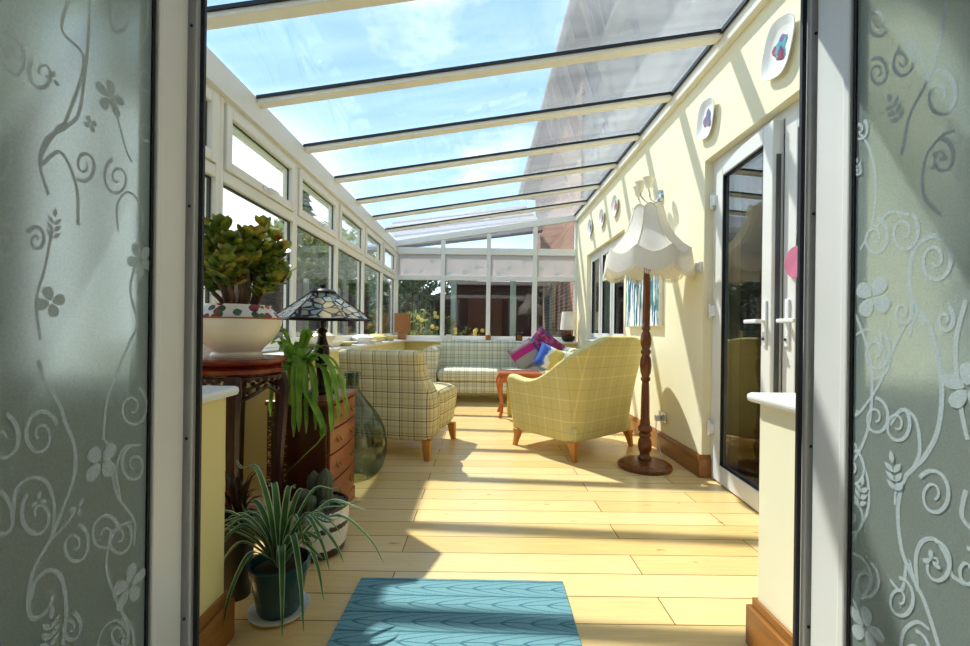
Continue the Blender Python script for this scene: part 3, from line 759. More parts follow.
Lf = [(110, 98, 18, 5, .3), (90, 124, 8, 4, .5), (2, 47, 12, 4, .2), (140, 260, 18, 5, .9), (50, 302, 16, 4, .3), (101, 462, 21, 4, .7), (129, 586, 22, 5, .2), (38, 500, 9, 3, 1.5), (77, 508, 10, 3, .9), (52, 78, 8, 3, 1.4)]
Lp = [(52, 238, 26, 1.5), (48, 648, 34, 1.5), (124, 648, 20, 1.5)]
leaf_door('door_1', -.735, -1, 1.085, Ls, Lc, Lf, Lp, 'left frosted glass door leaf with etched scrolls, standing open')
Rs = [
 ([(948, -5), (940, 40), (928, 80), (910, 115), (902, 155)], .003),
 ([(928, 80), (918, 50), (905, 40), (896, 55)], .0024),
 ([(955, 130), (940, 138), (925, 160), (924, 195), (940, 215)], .0026),
 ([(925, 325), (910, 290), (914, 250), (932, 236), (944, 240)], .0034),
 ([(860, 250), (872, 225), (876, 180), (868, 145), (852, 125)], .0022),
 ([(930, 326), (936, 350), (942, 390), (938, 430), (926, 455), (914, 468), (904, 480), (898, 510), (902, 550), (914, 580), (924, 600), (934, 630), (940, 650)], .0034),
 ([(914, 468), (920, 450), (916, 420), (902, 410), (890, 425)], .0028),
 ([(848, 345), (856, 335), (870, 330), (880, 345)], .0022),
 ([(914, 580), (908, 560), (902, 590), (890, 580)], .0026),
 ([(918, 592), (916, 560), (922, 542), (936, 540), (948, 560), (952, 575), (966, 585)], .003),
 ([(966, 490), (962, 515), (972, 530)], .003),
 ([(858, 410), (850, 430), (860, 455), (868, 480), (868, 510), (856, 535), (848, 552)], .0026),
 ([(895, 505), (896, 490), (898, 480)], .002),
 ([(850, 552), (864, 560), (872, 580), (862, 600)], .0026),
 ([(900, 650), (905, 630), (918, 622), (930, 630)], .0026),
 ([(930, 323), (918, 312), (908, 340)], .0024),
 ([(848, 300), (862, 330), (872, 370), (870, 420), (860, 450), (846, 470)], .0028),
 ([(905, 325), (893, 350), (886, 372), (872, 380)], .0024),
 ([(910, 215), (890, 212), (876, 228)], .0024), ([(880, 330), (884, 372), (862, 410), (846, 420)], .0024),
 ([(966, 300), (956, 345), (960, 400), (968, 440)], .003), ([(862, 640), (858, 610), (846, 590)], .0024)]
Rc = [(878, 22, 16, .4, 1.5, 1), (878, 73, 16, -2.2, 1.6, 1), (902, 62, 18, -1.2, 1.6, 1), (940, 96, 26, -1.8, 1.5, 1), (942, 158, 20, -1.8, 1.3, 1), (935, 260, 24, -.6, 1.5, 1), (875, 238, 20, -1.4, 1.5, 1), (904, 232, 22, -1.0, 1.5, 1), (903, 312, 14, -.6, 1.5, 1), (945, 320, 14, -1.2, 1.4, 1), (876, 352, 22, -1.4, 1.5, 1), (897, 425, 20, -1.0, 1.5, 1), (876, 418, 20, -1.6, 1.5, 1), (934, 495, 26, -2.4, 1.6, 1), (866, 582, 20, -1.2, 1.5, 1), (900, 600, 22, -1.6, 1.5, 1), (936, 565, 24, -1.6, 1.2, 1), (968, 570, 22, -1.6, 1.2, 1), (852, 470, 20, -1.4, 1.4, 1), (852, 520, 18, -1.4, 1.4, 1), (915, 655, 24, -1.5, 1.4, 1), (860, 130, 12, -1, 1.4, 1)]
Rf = [(873, 297, 22, 4, .6), (968, 388, 26, 5, .3), (866, 628, 22, 5, .4), (938, 160, 10, 3, 1.2), (932, 560, 10, 3, 1.5)]
Rp = [(900, 120, 30, 1.2), (897, 490, 32, 1.4), (860, 505, 26, 1.7), (860, 175, 16, 1.4)]
leaf_door('door_2', .815, 1, 1.085, Rs, Rc, Rf, Rp, 'right frosted glass door leaf with etched scrolls, standing open')

# ------------------------------------------------------------------ french doors in the house wall
b = MB(); b.box(1.585, 1.65, DY0, DY0+.05, 0, DZ); b.box(1.585, 1.65, DY1-.05, DY1, 0, DZ); b.box(1.585, 1.65, DY0+.05, DY1-.05, DZ-.05, DZ)
struct(b.build('trim_9', A['upvc'], smooth=False, bevel=.004), 'white frame round the french doors', 'door frame')
def french_leaf(name, label, hinge, rz, w, flip):
    """local: hinge at origin, leaf along -y (flip=1) or +y, inner face at x=-.03"""
    r = bpy.data.objects.new(name, None); COL.objects.link(r); r.location = hinge; r.rotation_euler.z = rz
    struct(r, label, 'door')
    y0, y1 = (-w, 0) if flip else (0, w)
    b = MB(); s = .095; z0, z1 = .012, DZ-.055
    b.box(-.03, .03, y0, y0+s, z0, z1); b.box(-.03, .03, y1-s, y1, z0, z1); b.box(-.03, .03, y0+s, y1-s, z0, z0+s+.02); b.box(-.03, .03, y0+s, y1-s, z1-s, z1)
    b.build('leaf_frame', A['upvc'], r, False, .006)
    b = MB(); b.box(-.008, .008, y0+s, y1-s, z0+s+.02, z1-s); b.build('pane', A['door_glass'], r, False)
    b = MB()
    for a_, c_ in ((y0+s, y0+s+.008), (y1-s-.008, y1-s)): b.box(-.0265, -.008, a_, c_, z0+s+.02, z1-s)
    b.box(-.0265, -.008, y0+s+.008, y1-s-.008, z0+s+.02, z0+s+.028); b.box(-.0265, -.008, y0+s+.008, y1-s-.008, z1-s-.008, z1-s)
    b.build('gasket', A['rubber'], r, False)
    yt = y0 if flip else y1; sg = 1 if flip else -1
    if flip:
        b = MB(); b.box(-.012, .012, yt-.004, yt, .25, 1.95); b.build('lock_strip', A['steel'], r, False)
    yh = yt+sg*.045
    b = MB(); b.box(-.042, -.03, yh-.016, yh+.016, .93, 1.18); b.build('handle_plate', A['plastic'], r, False, .006)
    b = MB(); b.box(-.085, -.042, yh-.01, yh+.01, 1.055, 1.075); b.box(-.09, -.072, min(yh-.01, yh+sg*.12), max(yh+.01, yh+sg*.12), 1.055, 1.077); b.build('handle', A['plastic'], r, False, .006)
    b = MB(); b.lathe([(.008, 0), (.008, .006)], 10, M=Matrix.Translation((-.042, yh, .97)) @ Matrix.Rotation(-PI/2, 4, 'Y')); b.build('keyhole', A['steel'], r)
    for z in (.35, 1.15, 1.9):
        b = MB(); b.box(-.05, -.03, -.02, .045 if flip else .02, z-.035, z+.035); b.lathe([(.012, z-.05), (.012, z+.05)], 10, (-.048, .02 if flip else -.02, 0)); b.build('hinge', A['plastic'], r, False, .003)
    return r
french_leaf('door_3', 'white glazed french door leaf standing ajar beside the floor lamp wall', (1.605, DY1-.055, 0), -math.radians(4.5), .67, True)
french_leaf('door_4', 'white glazed french door leaf closed, nearest the right stub wall', (1.602, DY0+.052, 0), 0, .66, False)
t = thing('suncatcher', 'round pink glass suncatcher hanging on the closed french door', 'suncatcher', (1.560, 2.20, 1.36))
b = MB(); b.lathe([(0, -.004), (.078, -.004), (.08, 0), (.078, .004), (0, .004)], 32, M=Matrix.Rotation(PI/2, 4, 'Y')); b.build('disc', A['pink'], t)
b = MB(); b.tube([(0, 0, .08), (.003, 0, .13), (.009, 0, .19)], .0015, 6); b.build('cord', A['steel'], t)

# far window in the house wall
b = MB(); fx0, fx1 = 1.585, 1.65
for y in (WY0, WY1-.06): b.box(fx0, fx1, y, y+.06, WZ0, WZ1)
b.box(fx0, fx1, WY0+.06, WY1-.06, WZ0, WZ0+.06); b.box(fx0, fx1, WY0+.06, WY1-.06, WZ1-.06, WZ1)
my = [WY0+.06+(WY1-WY0-.12)*k/3 for k in range(4)]
for y in my[1:3]: b.box(fx0, fx1, y-.03, y+.03, WZ0+.06, WZ1-.06)
w = struct(b.build('window_13', A['upvc'], smooth=False, bevel=.004), 'white three-light house window beyond the painting', 'window')
for k in range(3):
    a_, c_ = my[k]+(.03 if k else 0), my[k+1]-(.03 if k < 2 else 0)
    b = MB(); s = .055; z0, z1 = WZ0+.06, WZ1-.06; xx0, xx1 = fx0-.015, fx1-.02
    zt_ = z1 if k != 1 else 1.72
    b.box(xx0, xx1, a_, a_+s, z0, z1); b.box(xx0, xx1, c_-s, c_, z0, z1); b.box(xx0, xx1, a_+s, c_-s, z0, z0+s); b.box(xx0, xx1, a_+s, c_-s, z1-s, z1)
    if k == 1: b.box(xx0, xx1, a_+s, c_-s, 1.66, 1.72)
    sh = b.build('sash', A['upvc'], w, False, .004)
    b = MB(); b.box(fx0+.01, fx0+.022, a_+s, c_-s, z0+s, z1-s); b.build('pane', A['door_glass'], sh, False)
    b = MB(); b.box(xx0+.004, fx0+.0095, a_+s, a_+s+.008, z0+s, z1-s); b.box(xx0+.004, fx0+.0095, c_-s-.008, c_-s, z0+s, z1-s); b.build('gasket', A['rubber'], sh, False)
b = MB(); b.box(XR-.03, fx0, WY0+.002, WY1-.002, WZ0, WZ0+.025)
struct(b.build('trim_10', A['sill'], smooth=False, bevel=.005), 'white sill of the house window', 'sill')

# ------------------------------------------------------------------ rug
b = MB(); b.box(-.40, .40, -.31, .31, 0, .012)
tag(b.build('rug', A['rug'], smooth=False, bevel=.004, loc=(-.075, 1.435, 0.001), rz=-.01), 'teal doormat with a woven leaf pattern, inside the open doors', 'rug')

# ------------------------------------------------------------------ upholstery
def ushell(w, dep, zb, hf, thick, r, seat_z, lean, roll, n_side=9, n_cor=5, n_back=9, tap=.0, endr=0.0):
    """upholstered shell running round three sides. +y is forward. hf(s): height for s in 0..1 (0 left front, 1 right front)"""
    path = []
    hw, hd = w/2, dep/2
    for i in range(n_side): path.append(((-hw, hd-(dep-r)*i/(n_side-1)), (-1, 0)))
    for i in range(1, n_cor): a = PI+PI/2*i/n_cor; path.append(((-hw+r+r*math.cos(a), -hd+r+r*math.sin(a)), (math.cos(a), math.sin(a))))
    for i in range(n_back): path.append(((-hw+r+(w-2*r)*i/(n_back-1), -hd), (0, -1)))
    for i in range(1, n_cor): a = 1.5*PI+PI/2*i/n_cor; path.append(((hw-r+r*math.cos(a), -hd+r+r*math.sin(a)), (math.cos(a), math.sin(a))))
    for i in range(n_side): path.append(((hw, -hd+r+(dep-r)*i/(n_side-1)), (1, 0)))
    # arc length
    Ls_ = [0]
    for p, q in zip(path, path[1:]): Ls_.append(Ls_[-1]+math.dist(p[0], q[0]))
    rings = []
    for (p, n_), L in zip(path, Ls_):
        s = L/Ls_[-1]; h = hf(s); ln = lean(s); tk = thick(s); R = roll(s)
        prof = []
        zs = [zb, zb+.03, zb+(h-zb)*.25, zb+(h-zb)*.5, zb+(h-zb)*.75, h-R]
        for z in zs:
            q = (z-zb)/(h-zb); prof.append((ln*q**1.6+(-.018 if z == zb else 0)-tap*(1-q), z))
        ex = ln
        for k in range(1, 6):
            a = PI*k/6; prof.append((ex-tk/2+(tk/2+.0)*math.cos(a)*1.06+(R*.35*math.sin(a) if k < 3 else 0), h-R+R*math.sin(a)))
        for z in (h-R, max(seat_z, h-R-.12) if h-R > seat_z else seat_z-.02, min(seat_z, h-R)-.06): prof.append((ex*max(.3, (z-zb)/(h-zb))-tk, z))
        rings.append([Vector((p[0]+n_[0]*o, p[1]+n_[1]*o, z)) for o, z in prof])
    b = MB()
    b.rings(rings, True, True)
    return b
def soft_box(x0, x1, y0, y1, z0, z1, e=.05, crown=.03, n=8):
    """rounded cushion block"""
    b = MB()
    rings = []
    for (ins, z) in ((e*.9, z0), (e*.25, z0+e*.3), (0, z0+e), (0, z1-e), (e*.25, z1-e*.3), (e*.8, z1)):
        ring = []
        X0, X1, Y0, Y1 = x0+ins, x1-ins, y0+ins, y1-ins; r = e*1.2
        for (cx, cy, a0) in ((X1-r, Y1-r, 0), (X0+r, Y1-r, PI/2), (X0+r, Y0+r, PI), (X1-r, Y0+r, 1.5*PI)):
            for k in range(5):
                a = a0+PI/2*k/4; ring.append(Vector((cx+r*math.cos(a), cy+r*math.sin(a), z)))
        rings.append(ring)
    cx, cy = (x0+x1)/2, (y0+y1)/2
    last = rings[-1]
    for f_, dz in ((.8, .55), (.5, .9), (.2, 1)):
        rings.append([Vector((cx+(p.x-cx)*f_, cy+(p.y-cy)*f_, z1+crown*dz)) for p in last])
    b.rings(rings)
    return b
def smoothstep(a, c, x):
    t_ = max(0, min(1, (x-a)/(c-a))); return t_*t_*(3-2*t_)
def leg_mesh(r0, h, lean=(0, 0), curvy=False):
    b = MB()
    if curvy:
        prof = [(0, 1.0), (.06, 1.1), (.12, 1.0), (.35, .70), (.7, .55), (1, .46)]
    else: prof = [(0, 1.0), (.5, .85), (1, .62)]
    rs = []
    for t_, k in prof:
        z = h*(1-t_); rr = r0*k; ox, oy = lean[0]*t_, lean[1]*t_
        rs.append([Vector((ox+sx*rr, oy+sy*rr, z)) for sx, sy in ((-1, -1), (1, -1), (1, 1), (-1, 1))])
    b.rings(rs[::-1]); return b

# right armchair: faces away to the left, back to the wall lamp
t = thing('armchair', 'mustard windowpane check armchair beside the floor lamp, back towards the doors', 'armchair', (.80, 3.85, 0), math.atan2(.77, -.64)-PI/2)
def hf(s):
    e = min(s, 1-s)          # 0 at arm front .. .5 mid back
    return .635 - .035*smoothstep(0, .10, e)*(1-smoothstep(.12, .2, e)) + .335*smoothstep(.15, .43, e)
def lean_r(s): e = min(s, 1-s); return .05+.08*smoothstep(.2, .42, e)
W_, D_ = .86, .74
b = ushell(W_, D_, .135, hf, lambda s: .12, .16, .42, lean_r, lambda s: .055, tap=.03)
b.build('shell', A['plaid_big'], t, sub=1)
b = soft_box(-W_/2+.075, W_/2-.075, -D_/2+.09, D_/2+.03, .26, .46, .05, .02); b.build('seat_cushion', A['plaid_big'], t)
b = soft_box(-W_/2+.03, W_/2-.03, -D_/2+.04, D_/2-.005, .135, .258, .03, 0.001); b.build('seat_base', A['plaid_big'], t)
for sx in (-1, 1):
    for sy in (-1, 1):
        b = leg_mesh(.036, .15, (sx*.02, sy*.03), True); b.build('leg', A['leg_oak'], t, bevel=.004, loc=(sx*(W_/2-.06), sy*(D_/2-.075), 0))

# left armchair: faces the far end
t = thing('armchair', 'olive plaid low armchair beside the glass bottle, back towards the doors', 'armchair', (-.725, 3.80, 0), -math.radians(12))
W_, D_ = .82, .80
def rrect(x0, x1, y0, y1, r, z, n=5, zf=None):
    ring = []
    for (cx, cy, a0) in ((x1-r, y1-r, 0), (x0+r, y1-r, PI/2), (x0+r, y0+r, PI), (x1-r, y0+r, 1.5*PI)):
        for k in range(n):
            a = a0+PI/2*k/(n-1); x, y = cx+r*math.cos(a), cy+r*math.sin(a); ring.append(Vector((x, y, z+(zf(x, y) if zf else 0))))
    return ring
rows = [(.135, .41, -.38, -.12), (.16, .43, -.40, -.12), (.30, .438, -.405, -.12), (.42, .44, -.405, -.13), (.49, .432, -.405, -.15), (.55, .405, -.408, -.17), (.62, .37, -.413, -.19), (.69, .348, -.42, -.21), (.76, .348, -.43, -.23), (.80, .348, -.436, -.245), (.828, .342, -.430, -.262), (.84, .325, -.41, -.29)]
b = MB(); b.rings([rrect(-h, h, y0, y1, .07 if z < .8 else .05, z, 5, (lambda x, y: -.012*math.cos(x*PI/.7)) if z > .7 else None) for z, h, y0, y1 in rows])
b.build('backrest', A['plaid_chair'], t, sub=1)
rows = [(.14, .385, -.11, .36), (.17, .41, -.115, .385), (.32, .425, -.12, .40), (.40, .43, -.12, .42), (.45, .43, -.13, .425), (.49, .412, -.14, .405), (.515, .37, -.15, .34), (.525, .20, -.15, .2)]
b = MB(); b.rings([rrect(-h, h, y0, y1, .08, z) for z, h, y0, y1 in rows]); b.build('seat', A['plaid_chair'], t, sub=1)
for sx in (-1, 1):
    for sy in (-1, 1):
        b = leg_mesh(.034, .15, (sx*.012, sy*.02)); b.build('leg', A['leg_oak'], t, bevel=.004, loc=(sx*(W_/2-.02), -.36 if sy < 0 else .32, 0))

# sofa: seat towards the viewer (local +y forward -> turned half round)
SX = .27
t = thing('sofa', 'sage plaid sofa with rolled arms against the end windows', 'sofa', (SX, 6.36, 0), PI)
SW, SD = 2.12, .90
def roll_tube(b, x0, x1, y0, y1, z0, zt, r, axis):
    pass
b = MB(); pr = []
for k in range(9):
    a = -PI*.10+PI*1.1*k/8; pr.append((-.30+.115*math.cos(a), .73+.115*math.sin(a)))
pr = [(-.185, .30), (-.17, .5)]+pr+[(-.43, .45), (-.41, .12), (-.20, .12)]
nseg = 14
rings = []
for i in range(nseg+1):
    x = -SW/2+.16+(SW-.32)*i/nseg
    rings.append([Vector((x, y, z+.012*math.sin(i*PI*3/nseg)**2*(1 if z > .6 else 0))) for y, z in pr])
b.rings(rings); b.build('backrest', A['plaid_sofa'], t)
for s in (-1, 1):
    b = MB(); pr = []
    for k in range(10):
        a = -PI*.28+PI*1.35*k/9; pr.append((.0+.105*math.cos(a)*s+s*.02, .66+.105*math.sin(a)))
    pr = [(-s*.075, .12), (s*.075, .12), (s*.07, .5)]+pr+[(-s*.075, .5)]
    rings = []
    for y, k in ((-.44, .96), (-.43, 1), (.0, 1), (.30, 1), (.325, .97), (.335, .88)):
        cx, cz = 0, .42
        rings.append([Vector((s*(SW/2-.085)+cx+(px_-cx)*k, y, cz+(pz-cz)*k)) for px_, pz in pr])
    b.rings(rings); b.build('arm', A['plaid_sofa'], t)
hwS = SW/2-.175
for k in (-1, 1):
    b = soft_box(min(0, k*hwS), max(0, k*hwS), -.20, .42, .30, .455, .05, .02); b.build('seat_cushion', A['plaid_sofa'], t)
b = soft_box(-hwS, hwS, -.36, .38, .135, .30, .03, .001); b.build('seat_base', A['plaid_sofa'], t)
for sx in (-1, 1):
    for y in (-.36, .28):
        b = leg_mesh(.03, .145); b.build('leg', A['rosewood'], t, loc=(sx*(SW/2-.12), y, 0))

def pillow(w, h, th, n=12):
    b = MB(); g = {}
    for sd in (1, -1):
        for i in range(n+1):
            for j in range(n+1):
                u, v = 2*i/n-1, 2*j/n-1
                e = (1-u**4)*(1-v**4)
                if e <= 1e-9 and sd < 0: g[(sd, i, j)] = g[(1, i, j)]; continue
                k = 1-.10*(1-abs(u*v))*(abs(u)**3+abs(v)**3)*.6
                g[(sd, i, j)] = b.v((u*w/2*k, sd*th/2*max(e, 0)**.55, v*h/2*k))
        for i in range(n):
            for j in range(n):
                q = [g[(sd, i, j)], g[(sd, i+1, j)], g[(sd, i+1, j+1)], g[(sd, i, j+1)]]
                b.face(q if sd < 0 else q[::-1])
    return b
def cushion(mat, loc, rot, label, w=.42, h=.42):
    o = pillow(w, h, .13).build('cushion', mat)
    o.location = loc; o.rotation_euler = rot
    return tag(o, label, 'cushion', 'cushions on the sofa')
cushion(A['cush_band'], (.60, 6.17, .650), (-.32, math.radians(-32), .1), 'grey cushion with a magenta band, leftmost on the sofa', .38, .38)
cushion(A['cush_kilim'], (.86, 6.26, .755), (-.25, math.radians(40), -.05), 'dark magenta patterned cushion leaning on the sofa back', .46, .46)
cushion(A['cush_patch'], (.93, 5.98, .620), (-.5, math.radians(24), -.1), 'blue, white and yellow cushion at the front of the pile', .40, .36)
cushion(A['plaid_sofa'], (1.12, 6.0, .60), (-.7, math.radians(8), -.25), 'pale plaid cushion lying low behind the mustard armchair', .36, .30)

# side table with curved legs
t = thing('side_table', 'small cherry wood side table with curved legs in front of the sofa', 'table', (.43, 5.20, 0), .0)
b = MB(); b.box(-.25, .25, -.22, .22, .485, .515); b.build('tabletop', A['cherry'], t, False, .008)
b = MB(); b.prism([(-.225, .485), (-.225, .41), (-.14, .405), (-.10, .425), (.10, .425), (.14, .405), (.225, .41), (.225, .485)], 1, -.20, -.185); b.prism([(-.225, .485), (-.225, .41), (.225, .41), (.225, .485)], 1, .185, .20)
b.box(-.225, -.21, -.185, .185, .41, .485); b.box(.21, .225, -.185, .185, .41, .485); b.build('apron', A['cherry'], t, False, .003)
for sx in (-1, 1):
    for sy in (-1, 1):
        b = MB(); o = Vector((sx, sy, 0))
        P_ = [(0, .47, .026), (.02, .42, .034), (.028, .36, .034), (.014, .27, .024), (-.004, .16, .017), (-.002, .08, .015), (.014, .03, .02), (.02, .012, .022), (.02, .0, .018)]
        b.tube([(sx*(.205+q), sy*(.18+q), z) for q, z, r in P_][::-1], [r for q, z, r in P_][::-1], 10); b.build('leg', A['cherry'], t)
t = thing('storage_box', 'yellow box with a dark label under the side table', 'box', (.47, 5.22, 0))
b = MB(); b.box(-.17, .17, -.13, .13, 0, .33); b.build('body', A['tin_yellow'], t, False, .01)
b = MB(); b.box(-.175, .175, -.135, .135, .332, .38); b.build('lid', A['tin_yellow'], t, False, .01)
b = MB(); b.box(-.14, -.02, -.137, -.131, .255, .295); b.build('label_plate', A['tin_dark'], t, False)

# ------------------------------------------------------------------ floor lamp
t = thing('floor_lamp', 'turned wooden standard lamp with a fringed white shade', 'floor lamp', (1.205, 3.25, 0), 0)
b = MB(); b.lathe([(0, 0), (.185, 0), (.192, .012), (.190, .028), (.172, .036), (.165, .044), (.15, .048), (.08, .055), (.055, .06), (0, .06)], 44); b.build('base', A['dark_wood'], t)
pr = [(.0, .0601), (.048, .0601), (.05, .075), (.036, .09), (.034, .11), (.046, .135), (.05, .17), (.046, .20), (.034, .225), (.044, .235), (.044, .25), (.034, .26), (.05, .275), (.05, .30), (.036, .315), (.036, .33),
      (.032, .36), (.030, .50), (.027, .60), (.024, .635), (.034, .645), (.034, .66), (.026, .672), (.036, .70), (.042, .75), (.038, .80), (.026, .83), (.036, .845), (.036, .86), (.026, .875), (.038, .91), (.04, .95), (.032, .99), (.022, 1.01), (.03, 1.02), (.03, 1.035), (.022, 1.05),
      (.026, 1.08), (.028, 1.2), (.025, 1.35), (.022, 1.44), (.03, 1.45), (.03, 1.465), (.022, 1.475), (.03, 1.49), (.03, 1.51), (.018, 1.53), (0, 1.535)]
b = MB(); b.lathe(pr, 24); b.build('pole', A['dark_wood'], t)
b = MB(); b.lathe([(.008, 1.536), (.018, 1.54), (.018, 1.59), (.006, 1.595)], 14); b.lathe([(.012, 1.596), (.03, 1.64), (.03, 1.67), (.012, 1.70)], 14); b.build('bulb_holder', A['ceramic_w'], t)
# shade: eight panels, bell shape, scalloped skirt
NP = 8; NS = 6
def shade_ring(r, z, scal=0, pull=.06, zsc=0):
    ring = []
    for i in range(NP*NS):
        a = 2*PI*i/(NP*NS)+.2; f = (i % NS)/NS; w_ = math.sin(PI*f)
        ring.append(Vector((r*(1-pull*w_)*math.cos(a), r*(1-pull*w_)*math.sin(a), z+scal*w_)))
    return ring
b = MB()
up = [(.108, 1.90, .03), (.116, 1.865, .012), (.132, 1.81, 0), (.158, 1.75, 0), (.196, 1.69, 0), (.246, 1.635, -.012), (.296, 1.595, -.05)]
out = [shade_ring(r, z, sc) for r, z, sc in up]
inn = [shade_ring(r-.003, z, sc) for r, z, sc in up]
b.rings(out+inn[::-1]+[out[0]], True, False); b.build('shade', A['shade'], t)
b = MB()
sk = [(.299, 1.598, -.05), (.309, 1.55, -.05), (.316, 1.495, -.05), (.319, 1.465, -.05)]
out = [shade_ring(r, z, sc, .03) for r, z, sc in sk]; inn = [shade_ring(r-.003, z, sc, .03) for r, z, sc in sk]
b.rings(out+inn[::-1]+[out[0]], True, False); b.build('shade_skirt', A['shade'], t)
b = MB()
for i in range(160):
    f = i/160*NP; a = 2*PI*i/160+.2; w_ = math.sin(PI*(f % 1)); r = .319*(1-.03*w_)
    x, y, z = r*math.cos(a), r*math.sin(a), 1.467-.05*w_
    b.tube([(x, y, z), (x*1.004, y*1.004, z-.016), (x*1.006, y*1.006, z-.034)], [.0022, .0042, .003], 5)
b.build('fringe', A['trim_cloth'], t)
b = MB()
ring = shade_ring(.110, 1.90, .03); b.tube([p for p in ring]+[ring[0]], .004, 6)
for i in range(0, NP*NS, NS):
    b.tube([out_[i]*1.0 for out_ in [shade_ring(r+.001, z, sc) for r, z, sc in up]], .003, 6)
ring = shade_ring(.300, 1.598, -.05); b.tube(ring+[ring[0]], .004, 6)
b.build('piping', A['trim_cloth'], t)

# ------------------------------------------------------------------ wall things on the yellow wall
def wall_plate(name, y, z, h, w, tilt, paint, label, octo=False, seed=1):
    t = thing(name, label, 'plate', (XR-.002, y, z), 0, 'plates hung on the yellow wall')
    n = 8 if octo else 40
    def ring(k, d):
        out_ = []
        for i in range(48):
            a = 2*PI*i/48
            rr = 1.0
            if octo:
                rr = 1/((abs(math.cos(a))**3.2+abs(math.sin(a))**3.2)**(1/3.2))*.96
            yy, zz = w/2*k*rr*math.cos(a), h/2*k*rr*math.sin(a)
            out_.append(Vector((-d, yy*math.cos(tilt)-zz*math.sin(tilt), yy*math.sin(tilt)+zz*math.cos(tilt))))
        return out_
    b = MB(); b.rings([ring(.55, .0), ring(.6, .004), ring(.98, .024), ring(1.0, .027), ring(.985, .030), ring(.72, .014), ring(.64, .010), ring(.3, .010), ring(.02, .010)]); b.build('plate_body', A['ceramic_w'], t)
    rnd = random.Random(seed)
    b = MB()
    # painted motif: a soft blob with a smaller one
    pts = []
    for i in range(22):
        a = 2*PI*i/22; k = .42+.09*math.sin(3*a+seed)+.05*math.sin(5*a)
        pts.append((w/2*k*math.cos(a)*1.05, h/2*k*math.sin(a)))
    b.rings([[Vector((-.0105, y_, z_)) for y_, z_ in pts], [Vector((-.0118, y_*.97, z_*.97)) for y_, z_ in pts]]); b.build('painted_motif', A[paint], t)
    return t
wall_plate('wall_plate', 2.265, 2.47, .30, .24, .30, 'plate_paint_a', 'oval wall plate with turquoise motif, nearest the open doors', True, 1)
wall_plate('wall_plate', 3.0, 2.455, .27, .23, .24, 'plate_paint_b', 'oval wall plate with small mauve motif, above the french door hinge side', True, 2)
wall_plate('wall_plate', 5.08, 2.45, .25, .25, 0, 'plate_paint_c', 'round wall plate nearest the three-armed wall light', False, 3)
wall_plate('wall_plate', 5.64, 2.45, .24, .24, 0, 'plate_paint_c', 'middle one of the three round wall plates over the house window', False, 4)
wall_plate('wall_plate', 6.26, 2.47, .25, .25, 0, 'plate_paint_b', 'round wall plate nearest the far right corner', False, 5)

t = thing('wall_light', 'chrome wall light with pale flower shades above the floor lamp', 'wall light', (XR-.001, 3.80, 2.17))
b = MB(); b.lathe([(0, 0), (.05, 0), (.045, .018), (.02, .03), (0, .03)], 20, sx=1.3, M=Matrix.Rotation(-PI/2, 4, 'Y')); b.build('wall_mount', A['chrome'], t)
for k, (yy, L_) in enumerate(((.13, .14), (.0, .17), (-.11, .14))):
    b = MB(); b.tube(smooth_path([(-.02, 0, -.01), (-.06, yy*.4, -.06), (-.12, yy*.8, -.05), (-L_, yy, .0), (-L_-.01, yy, .03)], 5), .006, 8); arm = b.build('arm', A['chrome'], t)
    b = MB(); b.lathe([(.006, .03), (.022, .045), (.030, .07), (.034, .10), (.048, .125), (.046, .126), (.031, .10), (.027, .07), (.019, .048), (.0, .04)], 18, (-L_-.01, yy, 0)); b.build('flower_shade', A['ceramic'], arm)
b = MB(); b.box(XR-.018, XR-.001, 3.07, 3.15, 1.42, 1.50); 
o = b.build('light_switch', A['plastic'], smooth=False, bevel=.004); tag(o, 'white light switch on the yellow wall right of the floor lamp', 'switch')
b = MB(); b.box(XR-.024, XR-.0185, 3.095, 3.125, 1.44, 1.48); b.build('rocker', A['ceramic_w'], o, False, .002)
# socket
t = thing('wall_socket', 'double chrome wall socket low behind the floor lamp', 'socket', (XR-.001, 3.70, .29))
b = MB(); b.box(-.012, 0, -.073, .073, -.043, .043); b.build('face_plate', A['chrome'], t, False, .003)
for yy in (-.036, .036):
    b = MB(); b.box(-.016, -.0122, yy-.008, yy+.008, .012, .03); b.build('rocker', A['plastic'], t, False)
t = thing('plug', 'white plug with a trailing lead in the chrome socket', 'plug', (XR-.0145, 3.735, .275))
b = MB(); b.box(-.04, 0, -.024, .024, -.026, .020); b.build('plug_body', A['plastic'], t, False, .006)
b = MB(); b.tube(smooth_path([(-.03, 0, -.026), (-.035, -.01, -.10), (-.03, -.03, -.17), (-.035, -.10, -.255), (-.06, -.22, -.268)], 5), .004, 6); b.build('lead', A['plastic'], t)

# painting
t = thing('painting', 'white canvas painting with blue and green drips behind the floor lamp', 'painting', (XR-.001, 4.16, 1.43))
b = MB(); b.box(-.038, 0, -.43, .43, -.38, .38); b.build('canvas', A['ceramic_w'], t, False, .003)
b = MB(); b.box(-.0405, -.0383, -.425, .425, -.375, .375); b.build('paint_layer', A['painting'], t, False)

